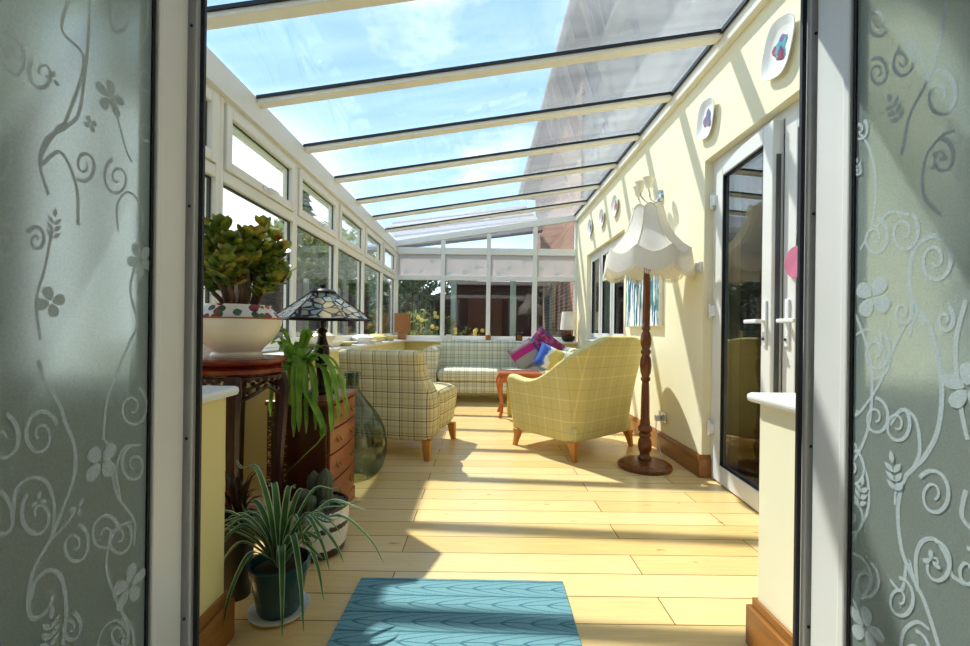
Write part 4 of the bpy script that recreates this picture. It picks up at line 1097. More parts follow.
# ------------------------------------------------------------------ left side: plant stand and its jade plant
STX, STY = -1.05, 1.88
t = thing('plant_stand', 'dark rosewood plant stand with a round carved top', 'plant stand', (STX, STY, 0))
ZT = .872
b = MB(); b.lathe([(0, ZT-.028), (.18, ZT-.028), (.196, ZT-.018), (.2, ZT-.006), (.196, ZT), (0, ZT)], 44); b.build('top', A['rosewood_top'], t)
b = MB(); b.lathe([(0, ZT-.070), (.165, ZT-.070), (.185, ZT-.06), (.188, ZT-.045), (.17, ZT-.03), (0, ZT-.029)], 44); b.build('rim_moulding', A['rosewood_top'], t)
for k in range(4):
    a0 = PI/2*k-1.13+.12; a1 = a0+PI/2-.24
    b = MB()
    # carved fret apron between the legs
    for q in range(7):
        a = a0+(a1-a0)*q/6; zz = .055+.05*abs(q-3)/3
        x, y = .165*math.cos(a), .165*math.sin(a)
        b.ball((x, y, ZT-.085), .016, 8, (1, 1, .8)); b.ball((x, y, ZT-.085-zz*.55), .012, 8)
    b.tube([(.168*math.cos(a0+(a1-a0)*q/10), .168*math.sin(a0+(a1-a0)*q/10), ZT-.115-.055*abs(q-5)/5) for q in range(11)], .008, 6)
    b.tube([(.168*math.cos(a0+(a1-a0)*q/10), .168*math.sin(a0+(a1-a0)*q/10), ZT-.078) for q in range(11)], .008, 6)
    b.build('carved_apron', A['rosewood'], t)
for k in range(4):
    a = PI/2*k-1.13; c, s = math.cos(a), math.sin(a)
    P_ = [(.165, ZT-.072, .028), (.178, ZT-.13, .032), (.176, ZT-.25, .026), (.165, ZT-.45, .023), (.16, .25, .022), (.165, .09, .023), (.178, .03, .024), (.182, .0, .02)]
    b = MB(); b.tube([(r*c, r*s, z) for r, z, w_ in P_], [w_ for r, z, w_ in P_], 8); b.build('leg', A['rosewood'], t)
b = MB(); b.lathe([(0, .16), (.135, .16), (.148, .168), (.148, .178), (.135, .185), (0, .185)], 30); b.build('lower_shelf', A['rosewood'], t)

def leaf_blade(b, base, dirv, up, L, w, thick=.0, curl_=0, n=4):
    """obovate leaf as a closed lens"""
    d = dirv.normalized(); side = d.cross(up)
    if side.length < 1e-3: side = d.cross(Vector((1, 0, .1)))
    side.normalize(); nn = side.cross(d).normalized()
    prof = [(0, .12), (.3, .55), (.62, 1.0), (.86, .78), (1, .1)]
    rings = []
    for t_, k in prof:
        c = base+d*L*t_+nn*(curl_*L*t_*t_); hw = w*.5*k; h = thick*k
        rings.append([c-side*hw, c+nn*h, c+side*hw, c-nn*h])
    b.rings(rings)
def blade(b, pts, w, wf, up=None, ridge=.15, mats=(0, 0)):
    """strap leaf with fold; five points across, edge strips take the second material"""
    pts = [Vector(p) for p in pts]; N = len(pts); R = []
    for i, p in enumerate(pts):
        d = (pts[min(i+1, N-1)]-pts[max(i-1, 0)]).normalized()
        sd = d.cross(Vector((0, 0, 1)))
        if sd.length < 1e-3: sd = Vector((1, 0, 0))
        sd.normalize(); nn = sd.cross(d)
        k = w*wf(i/(N-1))
        R.append([b.v(p+sd*k*u+nn*k*v) for u, v in ((-1, ridge), (-.74, ridge*.45), (0, -ridge*.5), (.74, ridge*.45), (1, ridge))])
    for r0, r1 in zip(R, R[1:]):
        for j in range(4):
            b.mi = mats[1] if j in (0, 3) else mats[0]
            b.face([r0[j], r0[j+1], r1[j+1], r1[j]])
    b.mi = 0

t = thing('potted_jade_plant', 'jade plant in a cream bowl with a floral band on the plant stand', 'potted plant', (STX, STY, ZT+.0005))
b = MB(); b.lathe([(0, 0), (.098, 0), (.10, .01), (.093, .022), (.105, .04), (.138, .07), (.163, .11), (.174, .145), (.176, .160), (.170, .162), (.162, .158), (.15, .13), (.10, .05), (0, .04)], 48)
pot = b.build('bowl', A['ceramic'], t)
b = MB(); b.lathe([(.168, .1622), (.166, .170), (.146, .196), (.134, .212), (.134, .2205), (.127, .2205), (.125, .208), (.148, .174), (.150, .163)], 48, caps=False); b.build('floral_collar', A['floral'], pot)
b = MB(); b.tube([(.1745*math.cos(2*PI*i/40), .1745*math.sin(2*PI*i/40), .164) for i in range(41)], .0035, 6); b.build('rim_bead', A['clay'], pot)
b = MB(); b.lathe([(0, .195), (.128, .195), (.122, .206), (0, .214)], 24); b.build('soil', A['soil'], t)
st_ = MB(); fo = MB(); rnd = random.Random(4)
tips = []
def jade_leaves(p, n, spread):
    for q in range(n):
        a2 = rnd.uniform(0, 2*PI); d = Vector((math.cos(a2), math.sin(a2), rnd.uniform(-.1, .9)))
        leaf_blade(fo, Vector(p)+Vector([rnd.uniform(-spread, spread) for _ in range(3)]), d, Vector((0, 0, 1)), rnd.uniform(.042, .064), rnd.uniform(.03, .042), .0035, .25)
for k in range(15):
    a = 2*PI*k/15*4+rnd.uniform(-.25, .25); el = (.55, 1.0, 1.35)[k % 3]+rnd.uniform(-.15, .15)
    R0 = rnd.uniform(.17, .27)*(.8+.25*el)
    p0 = Vector((.05*math.cos(a), .05*math.sin(a), .205)); d0 = Vector((math.cos(a)*math.cos(el), math.sin(a)*math.cos(el), math.sin(el)))
    pm = p0+Vector((d0.x*.5, d0.y*.5, d0.z))*R0*.62
    st_.tube(smooth_path([p0, (p0+pm)/2+Vector((.01, 0, 0)), pm], 4), .0095, 7)
    for j in range(3):
        a3 = a+rnd.uniform(-1.3, 1.3); d1 = (d0*1.1+Vector((math.cos(a3)*.5, math.sin(a3)*.5, rnd.uniform(.1, .6)))).normalized()
        d1.x *= .8; d1.y *= .8
        pe = pm+d1*rnd.uniform(.10, .19)
        path = smooth_path([pm, (pm+pe)/2+Vector((0, 0, .012)), pe], 4); st_.tube(path, [.006-.003*i/len(path) for i in range(len(path))], 6)
        for i, p in enumerate(path):
            if i > 0: jade_leaves(p, 4, .012)
        for q in range(6):
            a2 = 2*PI*q/6; leaf_blade(fo, Vector(path[-1]), Vector((math.cos(a2), math.sin(a2), 1.0)), Vector((0, 0, 1)), .056, .038, .0035, .2)
st_.build('stems', A['stem'], t); fo.build('foliage', A['jade'], t)

# chest of drawers, fronts towards the room
CX0, CX1, CY0, CY1, CZ = -1.06, -.755, 2.17, 2.62, .64
t = thing('chest_of_drawers', 'small mahogany chest of drawers between the plant stand and the glass bottle', 'chest of drawers', ((CX0+CX1)/2, (CY0+CY1)/2, 0))
hx, hy = (CX1-CX0)/2, (CY1-CY0)/2
b = MB(); b.box(-hx, hx-.012, -hy, hy, .07, CZ-.025); b.build('carcass', A['mahogany_dark'], t, False, .003)
b = MB(); b.box(-hx-.008, hx+.012, -hy-.012, hy+.012, CZ-.025, CZ); b.build('top', A['mahogany'], t, False, .006)
b = MB(); b.box(-hx, hx+.006, -hy-.005, hy+.005, .0, .068); b.build('plinth', A['mahogany'], t, False, .006)
zs = [.075, .225, .365, .49, .61]
for k in range(4):
    b = MB(); z0, z1 = zs[k]+.004, zs[k+1]-.004
    n = 10; rings = []
    for i in range(n+1):
        y = -hy+.016+(2*hy-.032)*i/n; bow = .012*math.sin(PI*i/n)
        rings.append([Vector((hx-.0118, y, z0)), Vector((hx+.003+bow, y, z0)), Vector((hx+.003+bow, y, z1)), Vector((hx-.0118, y, z1))])
    b.rings(rings); dr = b.build('drawer', A['mahogany'], t, False, .002)
    for yy in (-.11, .11):
        zc = (z0+z1)/2; xf = hx+.003+.012*math.sin(PI*(yy+hy-.016)/(2*hy-.032))
        b = MB(); b.lathe([(.02, 0), (.018, .003), (0, .004)], 14, M=Matrix.Translation((xf, yy, zc)) @ Matrix.Rotation(PI/2, 4, 'Y'))
        b.tube([(xf+.004, yy-.022, zc+.004), (xf+.014, yy-.022, zc-.012), (xf+.016, yy, zc-.018), (xf+.014, yy+.022, zc-.012), (xf+.004, yy+.022, zc+.004)], .0028, 6); b.build('drop_handle', A['brass'], dr)

# stained glass lamp on the chest
t = thing('table_lamp', 'stained glass table lamp with dark bronze base on the chest of drawers', 'table lamp', (-.895, 2.45, CZ+.0005))
b = MB(); b.lathe([(0, 0), (.085, 0), (.088, .008), (.075, .016), (.045, .026), (.03, .05), (.026, .09), (.028, .13), (.036, .18), (.041, .22), (.036, .26), (.024, .30), (.02, .33), (.028, .34), (.026, .35), (.012, .36), (.012, .40), (0, .405)], 28); b.build('base', A['bronze'], t)
ZS = .408
n = 6
def hexring(r, z, per=4):
    out_ = []
    for i in range(n*per):
        k, f = divmod(i, per); f /= per
        a0, a1 = 2*PI*k/n+.25, 2*PI*(k+1)/n+.25
        out_.append(Vector((r*((1-f)*math.cos(a0)+f*math.cos(a1)), r*((1-f)*math.sin(a0)+f*math.sin(a1)), z)))
    return out_
pro = [(.262, .0), (.262, .006), (.16, .076), (.062, .148)]
b = MB(); o_ = [hexring(r, ZS+z) for r, z in pro]; i_ = [hexring(r-.004, ZS+z-.003) for r, z in pro]
b.rings(o_+i_[::-1]+[o_[0]], True, False); b.build('glass_shade', A['leaded'], t, False)
b = MB()
for k in range(n):
    a = 2*PI*k/n+.25; b.tube([((r+.001)*math.cos(a), (r+.001)*math.sin(a), ZS+z) for r, z in pro[1:]], .0035, 6)
rg = hexring(.262, ZS); b.tube(rg+[rg[0]], .006, 6); b.build('lead_ribs', A['bronze'], t)
b = MB(); b.lathe([(0, ZS+.145), (.07, ZS+.145), (.073, ZS+.152), (.06, ZS+.164), (.03, ZS+.170), (.012, ZS+.172), (.012, ZS+.18), (.02, ZS+.188), (.012, ZS+.198), (0, ZS+.20)], 24); b.build('cap', A['bronze'], t)
b = MB(); b.lathe([(.006, .404), (.006, ZS+.146)], 8); b.build('rod', A['bronze'], t)

# trailing leaf cactus on the near end of the chest
t = thing('trailing_plant', 'trailing plant with long flat bright green leaves beside the plant stand', 'potted plant', (-.95, 2.25, CZ+.0005))
b = MB(); b.lathe([(0, 0), (.045, 0), (.06, .085), (.064, .09), (.064, .10), (.056, .10), (.05, .08), (0, .075)], 24); b.build('pot', A['black_pot'], t)
b = MB(); b.lathe([(0, .078), (.052, .082), (0, .09)], 16); b.build('soil', A['soil'], t)
fo = MB(); rnd = random.Random(11)
lobed = lambda u: (math.sin(PI*min(1, .10+u*.88))**.55)*(1+.16*math.sin(u*24))
for k in range(34):      # upright and arching leaves
    a = 2*PI*k/34*9+rnd.uniform(-.3, .3); reach = rnd.uniform(.04, .17); rise = rnd.uniform(.12, .27)*(1-.9*max(0, reach-.1)/.1*.3)
    c, s = math.cos(a), math.sin(a)
    p = [(.02*c, .02*s, .085), (.35*reach*c, .35*reach*s, .085+rise*.6), (.75*reach*c, .75*reach*s, .085+rise), (1.15*reach*c, 1.15*reach*s, .085+rise*.92)]
    blade(fo, smooth_path(p, 4), rnd.uniform(.018, .025), lobed, ridge=.12)
for k in range(20):      # leaves hanging over the near side and the front of the chest
    a = rnd.uniform(-2.0, .15); c, s = math.cos(a), math.sin(a); rise = rnd.uniform(.05, .14); drop = rnd.uniform(.0, .19)
    r1 = min(.135/max(abs(s), .02) if s < -.5 else .21/max(c, .05), .26)+rnd.uniform(.0, .05)
    p = [(.02*c, .02*s, .09), (.45*r1*c, .45*r1*s, .09+rise), (.85*r1*c, .85*r1*s, .085+rise*.7), (r1*1.02*c, r1*1.02*s, .06-drop*.5), (r1*1.05*c, r1*1.05*s, .03-drop)]
    blade(fo, smooth_path(p, 4), rnd.uniform(.012, .018), lobed, ridge=.12)
blade(fo, smooth_path([(.05, -.10, .10), (.14, -.15, .0), (.20, -.17, -.14), (.12, -.19, -.24), (.03, -.2, -.33)], 5), .024, lobed, ridge=.12)
o = fo.build('leaves', A['leaf_green'], t)

# big glass bottle
t = thing('glass_carboy', 'big green glass carboy on the floor behind the chest of drawers', 'bottle', (-.865, 2.93, 0))
b = MB(); pro = [(0, 0.0), (.10, 0.0), (.165, .025), (.205, .08), (.228, .16), (.232, .24), (.215, .33), (.18, .41), (.13, .48), (.08, .54), (.05, .585), (.042, .62), (.042, .68), (.052, .685), (.052, .71), (.04, .712), (.034, .70), (.034, .62)]
b.lathe(pro, 44, caps=False); b.build('bottle_body', A['bottle'], t)

# white banded bowl with cacti
t = thing('potted_cactus', 'white bowl with dark bands holding grey cacti, on the floor by the chest', 'potted plant', (-.745, 1.985, 0))
b = MB(); b.lathe([(0, 0), (.112, 0), (.128, .012), (.142, .09), (.145, .17), (.142, .215), (.132, .215), (.13, .17), (0, .165)], 40); b.build('bowl', A['banded'], t)
b = MB(); b.lathe([(0, .166), (.129, .168), (.1, .178), (0, .182)], 24); b.build('soil', A['soil'], t)
for (x, y, r, h) in ((-.03, .05, .028, .17), (.035, .02, .034, .19), (-.05, -.03, .03, .11), (.06, -.06, .022, .08), (.0, -.06, .024, .10)):
    b = MB(); n = 20; rings = []
    for i in range(8):
        f = i/7; rr = r*(1-.12*(1-f)) if f < .7 else r*math.sqrt(max(.02, 1-((f-.7)/.3)**2))
        rings.append([Vector((x+rr*(1+.09*(j % 2))*math.cos(2*PI*j/n), y+rr*(1+.09*(j % 2))*math.sin(2*PI*j/n), .17+h*f)) for j in range(n)])
    b.rings(rings); b.build('cactus_stem', A['cactus'], t)

# spider plant
t = thing('spider_plant', 'spider plant with white-edged leaves in a dark green pot on a saucer', 'potted plant', (-.705, 1.55, 0))
b = MB(); b.lathe([(0, 0), (.085, 0), (.098, .008), (.102, .018), (.098, .018), (.085, .010), (0, .008)], 32); b.build('saucer', A['ceramic_w'], t)
b = MB(); b.lathe([(0, .0105), (.066, .0105), (.072, .02), (.094, .15), (.1, .152), (.102, .18), (.094, .182), (.088, .15), (0, .15)], 32); b.build('pot', A['green_pot'], t)
b = MB(); b.lathe([(0, .151), (.087, .153), (.05, .163), (0, .166)], 20); b.build('soil', A['soil'], t)
fo = MB(); rnd = random.Random(3)
def sp_leaf(a, reach, rise, end, w=.0165):
    c, s = math.cos(a), math.sin(a)
    p = [(.012*c, .012*s, .155), (.25*reach*c, .25*reach*s, .155+rise*.6), (.55*reach*c, .55*reach*s, .155+rise), (.85*reach*c, .85*reach*s, .155+rise*.55+end*.4), (reach*c, reach*s, .155+end)]
    blade(fo, smooth_path(p, 5), w, lambda u: max(.06, (1-u)**.55*min(1, .55+u*2)), ridge=.22, mats=(0, 1))
named = [(-.05, .37, .19, .03), (.25, .30, .22, .17), (-.5, .22, .14, -.05), (-1.1, .20, .12, -.12), (-2.0, .22, .10, -.12), (-2.5, .24, .12, -.13), (3.05, .26, .18, .12), (2.6, .26, .20, .16), (2.2, .20, .26, .23), (2.85, .20, .34, .36), (1.5, .10, .26, .26), (1.2, .16, .24, .22), (.7, .22, .25, .24), (.45, .28, .2, .19), (-.85, .24, .16, -.10), (-2.9, .22, .16, .0), (-.3, .26, .18, .06)]
for nmd in named: sp_leaf(*nmd)
for k in range(26):
    sp_leaf(rnd.uniform(-.7, .9) if k % 2 else rnd.uniform(2.2, 3.9), rnd.uniform(.14, .30), rnd.uniform(.12, .22), rnd.uniform(.06, .25), rnd.uniform(.010, .015))
fo.build('leaves', [A['spider_green'], A['spider_edge']], t)

# dark plants under and behind the stand
t = thing('bromeliad', 'dark red spiky bromeliad in a black pot between the stub wall and plant stand', 'potted plant', (-.905, 1.64, 0))
b = MB(); b.lathe([(0, 0), (.045, 0), (.06, .28), (.064, .28), (.064, .30), (.056, .30), (.052, .27), (0, .27)], 28); b.build('pot', A['black_pot'], t)
fo = MB(); rnd = random.Random(9)
for k in range(34):
    a = 2*PI*k/34*3.1; rch = rnd.uniform(.05, .115); h = rnd.uniform(.08, .20); c, s = math.cos(a), math.sin(a)
    blade(fo, smooth_path([(.01*c, .01*s, .275), (rch*.5*c, rch*.5*s, .275+h*.8), (rch*c, rch*s, .275+h)], 5), .011, lambda u: max(.05, (1-u)**.6), ridge=.25)
fo.build('leaves', A['dark_leaf'], t)
t = thing('potted_cactus', 'tall thin cactus with golden spines behind the plant stand', 'potted plant', (-.965, 2.075, 0))
b = MB(); b.lathe([(0, 0), (.05, 0), (.066, .13), (.07, .13), (.07, .15), (.06, .15), (.058, .125), (0, .125)], 24); b.build('pot', A['black_pot'], t)
b = MB(); n = 16; rings = []
for i in range(16):
    f = i/15; rr = .027*(1 if f < .93 else .55); rings.append([Vector((rr*(1+.14*(j % 2))*math.cos(2*PI*j/n), rr*(1+.14*(j % 2))*math.sin(2*PI*j/n), .126+.50*f)) for j in range(n)])
b.rings(rings); b.build('cactus_stem', A['dark_leaf'], t)
b = MB(); rnd = random.Random(2)
for k in range(260):
    a = 2*PI*rnd.randrange(8)/8+.2; z = .15+.47*rnd.random(); r = .03; d = Vector((math.cos(a+rnd.uniform(-.6, .6)), math.sin(a+rnd.uniform(-.6, .6)), rnd.uniform(-.4, .6)))
    p = Vector((r*math.cos(a), r*math.sin(a), z)); b.tube([p, p+d*.016], [.0012, .0004], 4)
b.build('spines', A['spine'], t)

# ------------------------------------------------------------------ crockery on the left ledge
LZ = .8305
def crock(name, label, cat, x, y, prof, mat, lid=None, lidmat=None, sx=1, sy=1, knob=True):
    t = thing(name, label, cat, (x, y, LZ), 0, 'crockery on the left ledge')
    b = MB(); b.lathe(prof, 36, sx=sx, sy=sy); b.build('dish_body', A[mat], t)
    if lid:
        b = MB(); b.lathe(lid, 36, sx=sx, sy=sy); l = b.build('lid', A[lidmat or mat], t)
    return t
crock('tureen', 'cream lidded tureen on the ledge behind the stained glass lamp', 'tureen', -1.35, 3.62, [(0, 0), (.06, 0), (.055, .02), (.10, .05), (.125, .09), (.13, .10), (.12, .10), (.09, .05), (0, .03)], 'ceramic',
      [(0, .128), (.02, .128), (.12, .103), (.125, .1015), (.128, .104), (.09, .13), (.03, .142), (.012, .146), (.018, .158), (0, .163)], 'ceramic')
crock('platter', 'wide cream platter on the ledge right of the tureen', 'platter', -1.34, 4.30, [(0, 0), (.07, 0), (.08, .012), (.15, .034), (.155, .038), (.15, .040), (.08, .02), (0, .016)], 'ceramic_y', sx=.62, sy=1.45)
crock('lidded_dish', 'white lidded dish behind the wide cream platter', 'dish', -1.34, 4.86, [(0, 0), (.07, 0), (.07, .012), (.11, .05), (.12, .065), (.11, .066), (.08, .03), (0, .02)], 'ceramic_w',
      [(0, .090), (.08, .080), (.112, .0675), (.118, .069), (.07, .10), (.02, .108), (.01, .112), (.016, .126), (0, .130)], 'ceramic_w')
crock('lidded_dish', 'pale yellow lidded dish on the ledge near the far corner', 'dish', -1.33, 5.50, [(0, 0), (.07, 0), (.07, .012), (.115, .05), (.125, .065), (.115, .066), (.08, .03), (0, .02)], 'ceramic_y',
      [(0, .090), (.08, .080), (.117, .0675), (.122, .069), (.07, .10), (.02, .108), (.01, .112), (.016, .126), (0, .130)], 'ceramic_y')
crock('plate', 'small deep cream dish between tureen and platter on the ledge', 'plate', -1.345, 3.95, [(0, 0), (.05, 0), (.055, .012), (.085, .05), (.088, .054), (.082, .055), (.05, .02), (0, .016)], 'ceramic')
crock('oval_dish', 'white oval dish at the ledge edge in front of the lidded dishes', 'dish', -1.325, 5.15, [(0, 0), (.06, 0), (.065, .012), (.095, .03), (.098, .034), (.093, .035), (.06, .016), (0, .014)], 'ceramic_w', sx=.85, sy=1.5)
crock('bowl', 'yellow round bowl on the ledge beside the rattan lamp', 'bowl', -1.34, 6.35, [(0, 0), (.05, 0), (.055, .01), (.11, .05), (.125, .075), (.118, .076), (.1, .05), (0, .02)], 'ceramic_y')

# things on the end sill
SZ = .8305
t = thing('table_lamp', 'small lamp with a square rattan shade in the far left corner', 'table lamp', (-1.30, 7.085, SZ))
b = MB(); b.box(-.065, .065, -.045, .045, 0, .115); b.build('base', A['pine'], t, False, .006)
b = MB(); b.box(-.118, .118, -.068, .068, .118, .42); b.build('lamp_shade', A['wicker'], t, False, .006)
t = thing('table_lamp', 'table lamp with a cream drum shade and dark bowl base in the far right corner', 'table lamp', (1.37, 7.06, SZ))
b = MB(); b.lathe([(0, 0), (.07, 0), (.10, .025), (.112, .06), (.10, .09), (.06, .10), (0, .10)], 30, sy=.85); b.build('base', A['bronze'], t)
b = MB(); b.lathe([(.05, .1005), (.055, .11), (.052, .17), (.03, .185), (0, .186)], 22); b.build('neck', A['dark_wood'], t)
b = MB(); b.lathe([(.132, .19), (.105, .48), (.102, .48), (.129, .19)], 34, caps=False); b.build('lamp_shade', A['shade'], t)
t = thing('flower_pot', 'small white pot with green leaves and orange flowers on the end sill', 'potted plant', (-.55, 7.09, SZ))
b = MB(); b.box(-.045, .045, -.045, .045, 0, .09); b.build('pot', A['pot_white'], t, False, .006)
fo = MB(); rnd = random.Random(8)
for k in range(70):
    a = rnd.uniform(0, 6.28); z = rnd.uniform(.1, .36); r = rnd.uniform(.0, .09)*(1.2-z)
    leaf_blade(fo, Vector((r*math.cos(a), r*.55*math.sin(a), z)), Vector((math.cos(a), .55*math.sin(a), rnd.uniform(-.2, .8))), Vector((0, 0, 1)), rnd.uniform(.03, .05), .026, .002, .2)
    if k % 9 == 0: fo2 = MB(); fo2.ball((r*math.cos(a)*1.3, r*.6*math.sin(a), z+.03), .014, 8); fo2.build('flower', A['flower'], t)
for k in range(6): a = k; fo.tube([(0, 0, .08), (.03*math.cos(a), .02*math.sin(a), .34)], .003, 5)
fo.build('leaves', A['bush'], t)
t = thing('candle_holder', 'amber and white candle jar on the end sill behind the sofa middle', 'candle holder', (.085, 7.085, SZ))
b = MB(); b.lathe([(0, 0), (.042, 0), (.046, .01), (.046, .07), (.04, .09), (.036, .09), (.04, .02), (0, .012)], 22); b.build('jar', A['amber'], t)
b = MB(); b.lathe([(0, .013), (.034, .013), (.034, .12), (.03, .125), (0, .12)], 18); b.build('candle', A['candle'], t)
t = thing('lantern', 'small brown house shaped lantern on the end sill behind the cushions', 'lantern', (.58, 7.085, SZ))
b = MB(); b.box(-.05, .05, -.045, .045, 0, .02)
for sx in (-1, 1):
    for sy in (-1, 1): b.box(min(sx*.036, sx*.05), max(sx*.036, sx*.05), min(sy*.033, sy*.045), max(sy*.033, sy*.045), .02, .10)
b.build('frame', A['bronze'], t, False)
b = MB(); b.box(-.035, .035, -.032, .032, .021, .099); b.build('amber_panel', A['amber'], t, False)
b = MB(); b.rings([[Vector((sx*r, sy*r*.9, z)) for sx, sy in ((-1, -1), (1, -1), (1, 1), (-1, 1))] for r, z in ((.056, .101), (.05, .115), (.018, .15), (.014, .155))]); b.tube([(-.016, 0, .155), (-.014, 0, .175), (.014, 0, .175), (.016, 0, .155)], .003, 6); b.build('roof_cap', A['bronze'], t, False)

# ------------------------------------------------------------------ garden and neighbours
def leafy(b, c, r, n, sz, rnd, sq=(1, 1, 1), hollow=.55):
    for k in range(n):
        while True:
            d = Vector((rnd.uniform(-1, 1), rnd.uniform(-1, 1), rnd.uniform(-1, 1)))
            if .05 < d.length <= 1: break
        d = d.normalized()*(hollow+(1-hollow)*rnd.random()); p = Vector(c)+Vector((d.x*r*sq[0], d.y*r*sq[1], d.z*r*sq[2]))
        u = Vector((rnd.uniform(-1, 1), rnd.uniform(-1, 1), rnd.uniform(-1, 1))).normalized(); w_ = u.orthogonal().normalized()
        s = sz*rnd.uniform(.6, 1.3)
        vs = [b.v(p+u*s), b.v(p+w_*s*.45), b.v(p-u*s), b.v(p-w_*s*.45)]; b.face(vs)
def shrub(name, label, x, y, h, r, mat, seed, cat='shrub', n=900, sz=.09, group=None, fl=None):
    t = thing(name, label, cat, (x, y, -.06), 0, group); rnd = random.Random(seed)
    b = MB()
    for k in range(5):
        a = 1.25*k; b.tube([(0.02*math.cos(a), 0.02*math.sin(a), 0), (r*.3*math.cos(a), r*.3*math.sin(a), h*.5), (r*.5*math.cos(a), r*.5*math.sin(a), h*.8)], [.03, .02, .01], 6)
    b.build('stems', A['stem'], t)
    b = MB(); leafy(b, (0, 0, h*.56), 1, n, sz, rnd, (r, r, h*.46)); b.build('foliage', A[mat], t, False)
    if fl:
        for k in range(16):
            b = MB(); a = rnd.uniform(0, 6.28); b.ball((r*.9*math.cos(a), r*.9*math.sin(a), h*rnd.uniform(.6, .98)), .04, 8); b.build('flower', A[fl], t)
    return t
# fence along the left boundary
t = thing('fence', 'dark boarded garden fence beyond the left windows', 'fence', (-3.7, 9.5, -.06))
b = MB(); b.box(-.03, .03, -4.5, 5.5, 0, 2.0); b.build('boards', A['fence'], t, False)
for k in range(6):
    b = MB(); b.box(.03, .12, -4.5+2*k-.05, -4.5+2*k+.05, 0, 2.06); b.build('post', A['post_cream'], t, False, .01)
hd = [(-5.3, 12.4, 4.1, 1.3, 'bush'), (-5.4, 15.1, 4.6, 1.35, 'bush'), (-5.4, 18.0, 5.0, 1.45, 'bush')]
nm4 = ['first', 'second', 'last']
for k, (x, y, h, r, m) in enumerate(hd):
    shrub('hedge_shrub', 'loose green shrub behind the dark fence, %s from the doors' % nm4[k], x, y, h, r, m, 20+k, n=3200, sz=.13, group='shrubs behind the fence')
t = thing('conifer', 'tall dark conifer rising beyond the left fence', 'tree', (-8.9, 21.0, -.06)); rnd = random.Random(5)
b = MB(); b.tube([(0, 0, 0), (0, 0, 7.6)], [.2, .04], 8); b.build('trunk', A['stem'], t)
b = MB()
for k in range(9): leafy(b, (0, 0, 1.4+k*.75), 1, 330, .2, rnd, (2.0-.19*k, 2.0-.19*k, .55))
b.build('foliage', A['bush_dark'], t, False)
# garden beyond the end windows
t = thing('garden_shed', 'dark brown timber shed beyond the end windows', 'shed', (.55, 10.9, -.06))
b = MB(); b.box(-1.2, .85, -.6, .9, 0, 2.1); b.build('boards', A['shed'], t, False)
b = MB(); b.box(-1.35, .98, -.8, 1.0, 2.101, 2.18); b.build('roof', A['polycarb_grey'], t, False)
b = MB(); b.box(-.9, -.1, -.63, -.601, .05, 1.8); b.build('door', A['mahogany_dark'], t, False, .01)
for k, (x, y) in enumerate(((-.62, 9.2), (.62, 9.2))):
    b = MB(); b.box(x-.06, x+.06, y-.06, y+.06, -.06, 2.45); tag(b.build('pergola_post', A['post_green'], smooth=False, bevel=.01), 'pale green post of the roofed terrace, %s one' % ('left' if k == 0 else 'right'), 'post', 'terrace posts')
b = MB(); b.box(1.02, 1.12, 9.2, 9.3, -.06, 2.45); tag(b.build('pergola_post', A['post_cream'], smooth=False, bevel=.01), 'cream post of the roofed terrace beside the brick wall', 'post', 'terrace posts')
t = thing('terrace_roof', 'striped white and mauve sheet roof beyond the end windows', 'roof', (0, 0, 0))
for k in range(15):
    y0 = 8.9+.29*k
    zz = lambda x: 2.55+.13*(x+2.6)+.11*k
    b = MB(); b.prism([(-2.6, zz(-2.6)), (1.2, zz(1.2)), (1.2, zz(1.2)+.115), (-2.6, zz(-2.6)+.115)], 1, y0, y0+.285); b.build('roof_sheet', A['polycarb'] if k % 3 else A['polycarb_grey'], t, False)
shrub('rose_bush', 'yellow flowering bush outside the far left end window', -1.2, 8.1, 1.42, .40, 'bush', 41, n=1000, sz=.05, fl='flower_y')
shrub('rose_bush', 'low green bush with pale flowers outside the second end window', -.25, 8.1, 1.1, .30, 'bush', 42, n=500, sz=.045, fl='flower_y')
shrub('garden_shrub', 'dark leafy shrub left of the shed', -1.85, 10.4, 2.5, .85, 'bush_dark', 43, n=1800, sz=.08)
shrub('garden_tree', 'dark green tree standing past the far fence', -1.6, 15.6, 3.6, 1.7, 'bush_dark', 44, 'tree', n=2600, sz=.12)
t = thing('fence', 'dark boarded fence across the far end of the garden', 'fence', (-1.0, 13.2, -.06))
b = MB(); b.box(-2.5, 2.5, -.03, .03, 0, 2.1); b.build('boards', A['fence'], t, False)
for k in range(4):
    b = MB(); b.box(-2.4+1.6*k-.05, -2.4+1.6*k+.05, -.12, -.031, 0, 2.16); b.build('post', A['fence'], t, False)

# ------------------------------------------------------------------ light, sky, camera
sd = Vector((.445, -.524, -1)).normalized()
L = bpy.data.lights.new('sun', 'SUN'); L.energy = 5.2; L.angle = .018; L.color = (1, .91, .80)
so = bpy.data.objects.new('sun', L); COL.objects.link(so); so.rotation_euler = sd.to_track_quat('-Z', 'Y').to_euler(); so.location = (-4, 6, 9)

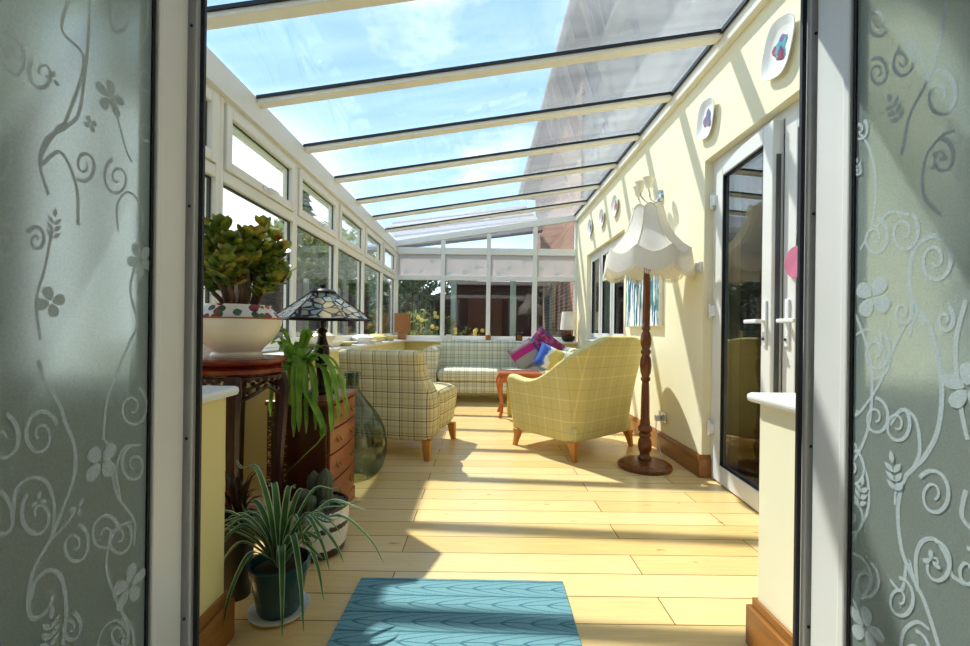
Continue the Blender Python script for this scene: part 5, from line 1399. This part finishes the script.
W = bpy.data.worlds.new('sky'); S.world = W; W.use_nodes = True
nt = W.node_tree; nt.nodes.clear()
def N(t_, **k):
    n_ = nt.nodes.new(t_)
    for a_, v_ in k.items(): setattr(n_, a_, v_)
    return n_
tc = N('ShaderNodeTexCoord'); sp = N('ShaderNodeSeparateXYZ'); nt.links.new(tc.outputs['Generated'], sp.inputs[0])
cr = N('ShaderNodeValToRGB'); nt.links.new(sp.outputs[2], cr.inputs[0]); e = cr.color_ramp.elements
e[0].position = 0.0; e[0].color = (.93, .95, .97, 1); e[1].position = .95; e[1].color = (.045, .15, .34, 1)
x = e.new(.10); x.color = (.62, .72, .82, 1); x = e.new(.22); x.color = (.26, .44, .62, 1); x = e.new(.42); x.color = (.13, .28, .46, 1)
# clouds projected on a plane overhead
dv = N('ShaderNodeMath', operation='MAXIMUM'); nt.links.new(sp.outputs[2], dv.inputs[0]); dv.inputs[1].default_value = .12
vd = N('ShaderNodeVectorMath', operation='DIVIDE'); nt.links.new(tc.outputs['Generated'], vd.inputs[0])
cb = N('ShaderNodeCombineXYZ')
for i in range(3): nt.links.new(dv.outputs[0], cb.inputs[i])
nt.links.new(cb.outputs[0], vd.inputs[1])
nz = N('ShaderNodeTexNoise'); nt.links.new(vd.outputs[0], nz.inputs['Vector']); nz.inputs['Scale'].default_value = 1.3; nz.inputs['Detail'].default_value = 7; nz.inputs['Roughness'].default_value = .55
cr2 = N('ShaderNodeValToRGB'); nt.links.new(nz.outputs['Fac'], cr2.inputs[0]); e = cr2.color_ramp.elements
e[0].position = .57; e[0].color = (0, 0, 0, 1); e[1].position = .76; e[1].color = (1, 1, 1, 1)
mx = N('ShaderNodeMix', data_type='RGBA'); nt.links.new(cr2.outputs[0], mx.inputs[0]); nt.links.new(cr.outputs[0], mx.inputs[6]); mx.inputs[7].default_value = (.62, .65, .68, 1)
# bank of bright cloud low on the left
ma = N('ShaderNodeMapRange'); ma.interpolation_type = 'SMOOTHSTEP'; nt.links.new(sp.outputs[0], ma.inputs[0])
ma.inputs[1].default_value = -.22; ma.inputs[2].default_value = -.40
mb = N('ShaderNodeMapRange'); mb.interpolation_type = 'SMOOTHSTEP'; nt.links.new(sp.outputs[2], mb.inputs[0])
mb.inputs[1].default_value = .46; mb.inputs[2].default_value = .28
mm = N('ShaderNodeMath', operation='MULTIPLY'); nt.links.new(ma.outputs[0], mm.inputs[0]); nt.links.new(mb.outputs[0], mm.inputs[1])
mz = N('ShaderNodeMix', data_type='RGBA'); nt.links.new(mm.outputs[0], mz.inputs[0]); nt.links.new(mx.outputs[2], mz.inputs[6]); mz.inputs[7].default_value = (.66, .68, .70, 1)
bg = N('ShaderNodeBackground'); nt.links.new(mz.outputs[2], bg.inputs[0]); bg.inputs[1].default_value = 1.8
wo = N('ShaderNodeOutputWorld'); nt.links.new(bg.outputs[0], wo.inputs[0])

cam = bpy.data.cameras.new('camera'); co = bpy.data.objects.new('camera', cam); COL.objects.link(co)
cam.sensor_width = 36; cam.lens = 36*FPX/970; cam.clip_start = .02
cam.shift_x = 2/970; cam.shift_y = 7/970
co.matrix_world = Matrix.Translation((0, 0, 1.0)) @ Matrix.Rotation(PI/2, 4, 'X') @ Matrix.Rotation(TH, 4, 'Z')
S.camera = co
S.cycles.transparent_max_bounces = 32
S.cycles.max_bounces = 10
S.view_settings.view_transform = 'Standard'; S.view_settings.look = 'None'; S.view_settings.gamma = 1; S.view_settings.use_curve_mapping = False
S.view_settings.exposure = .66
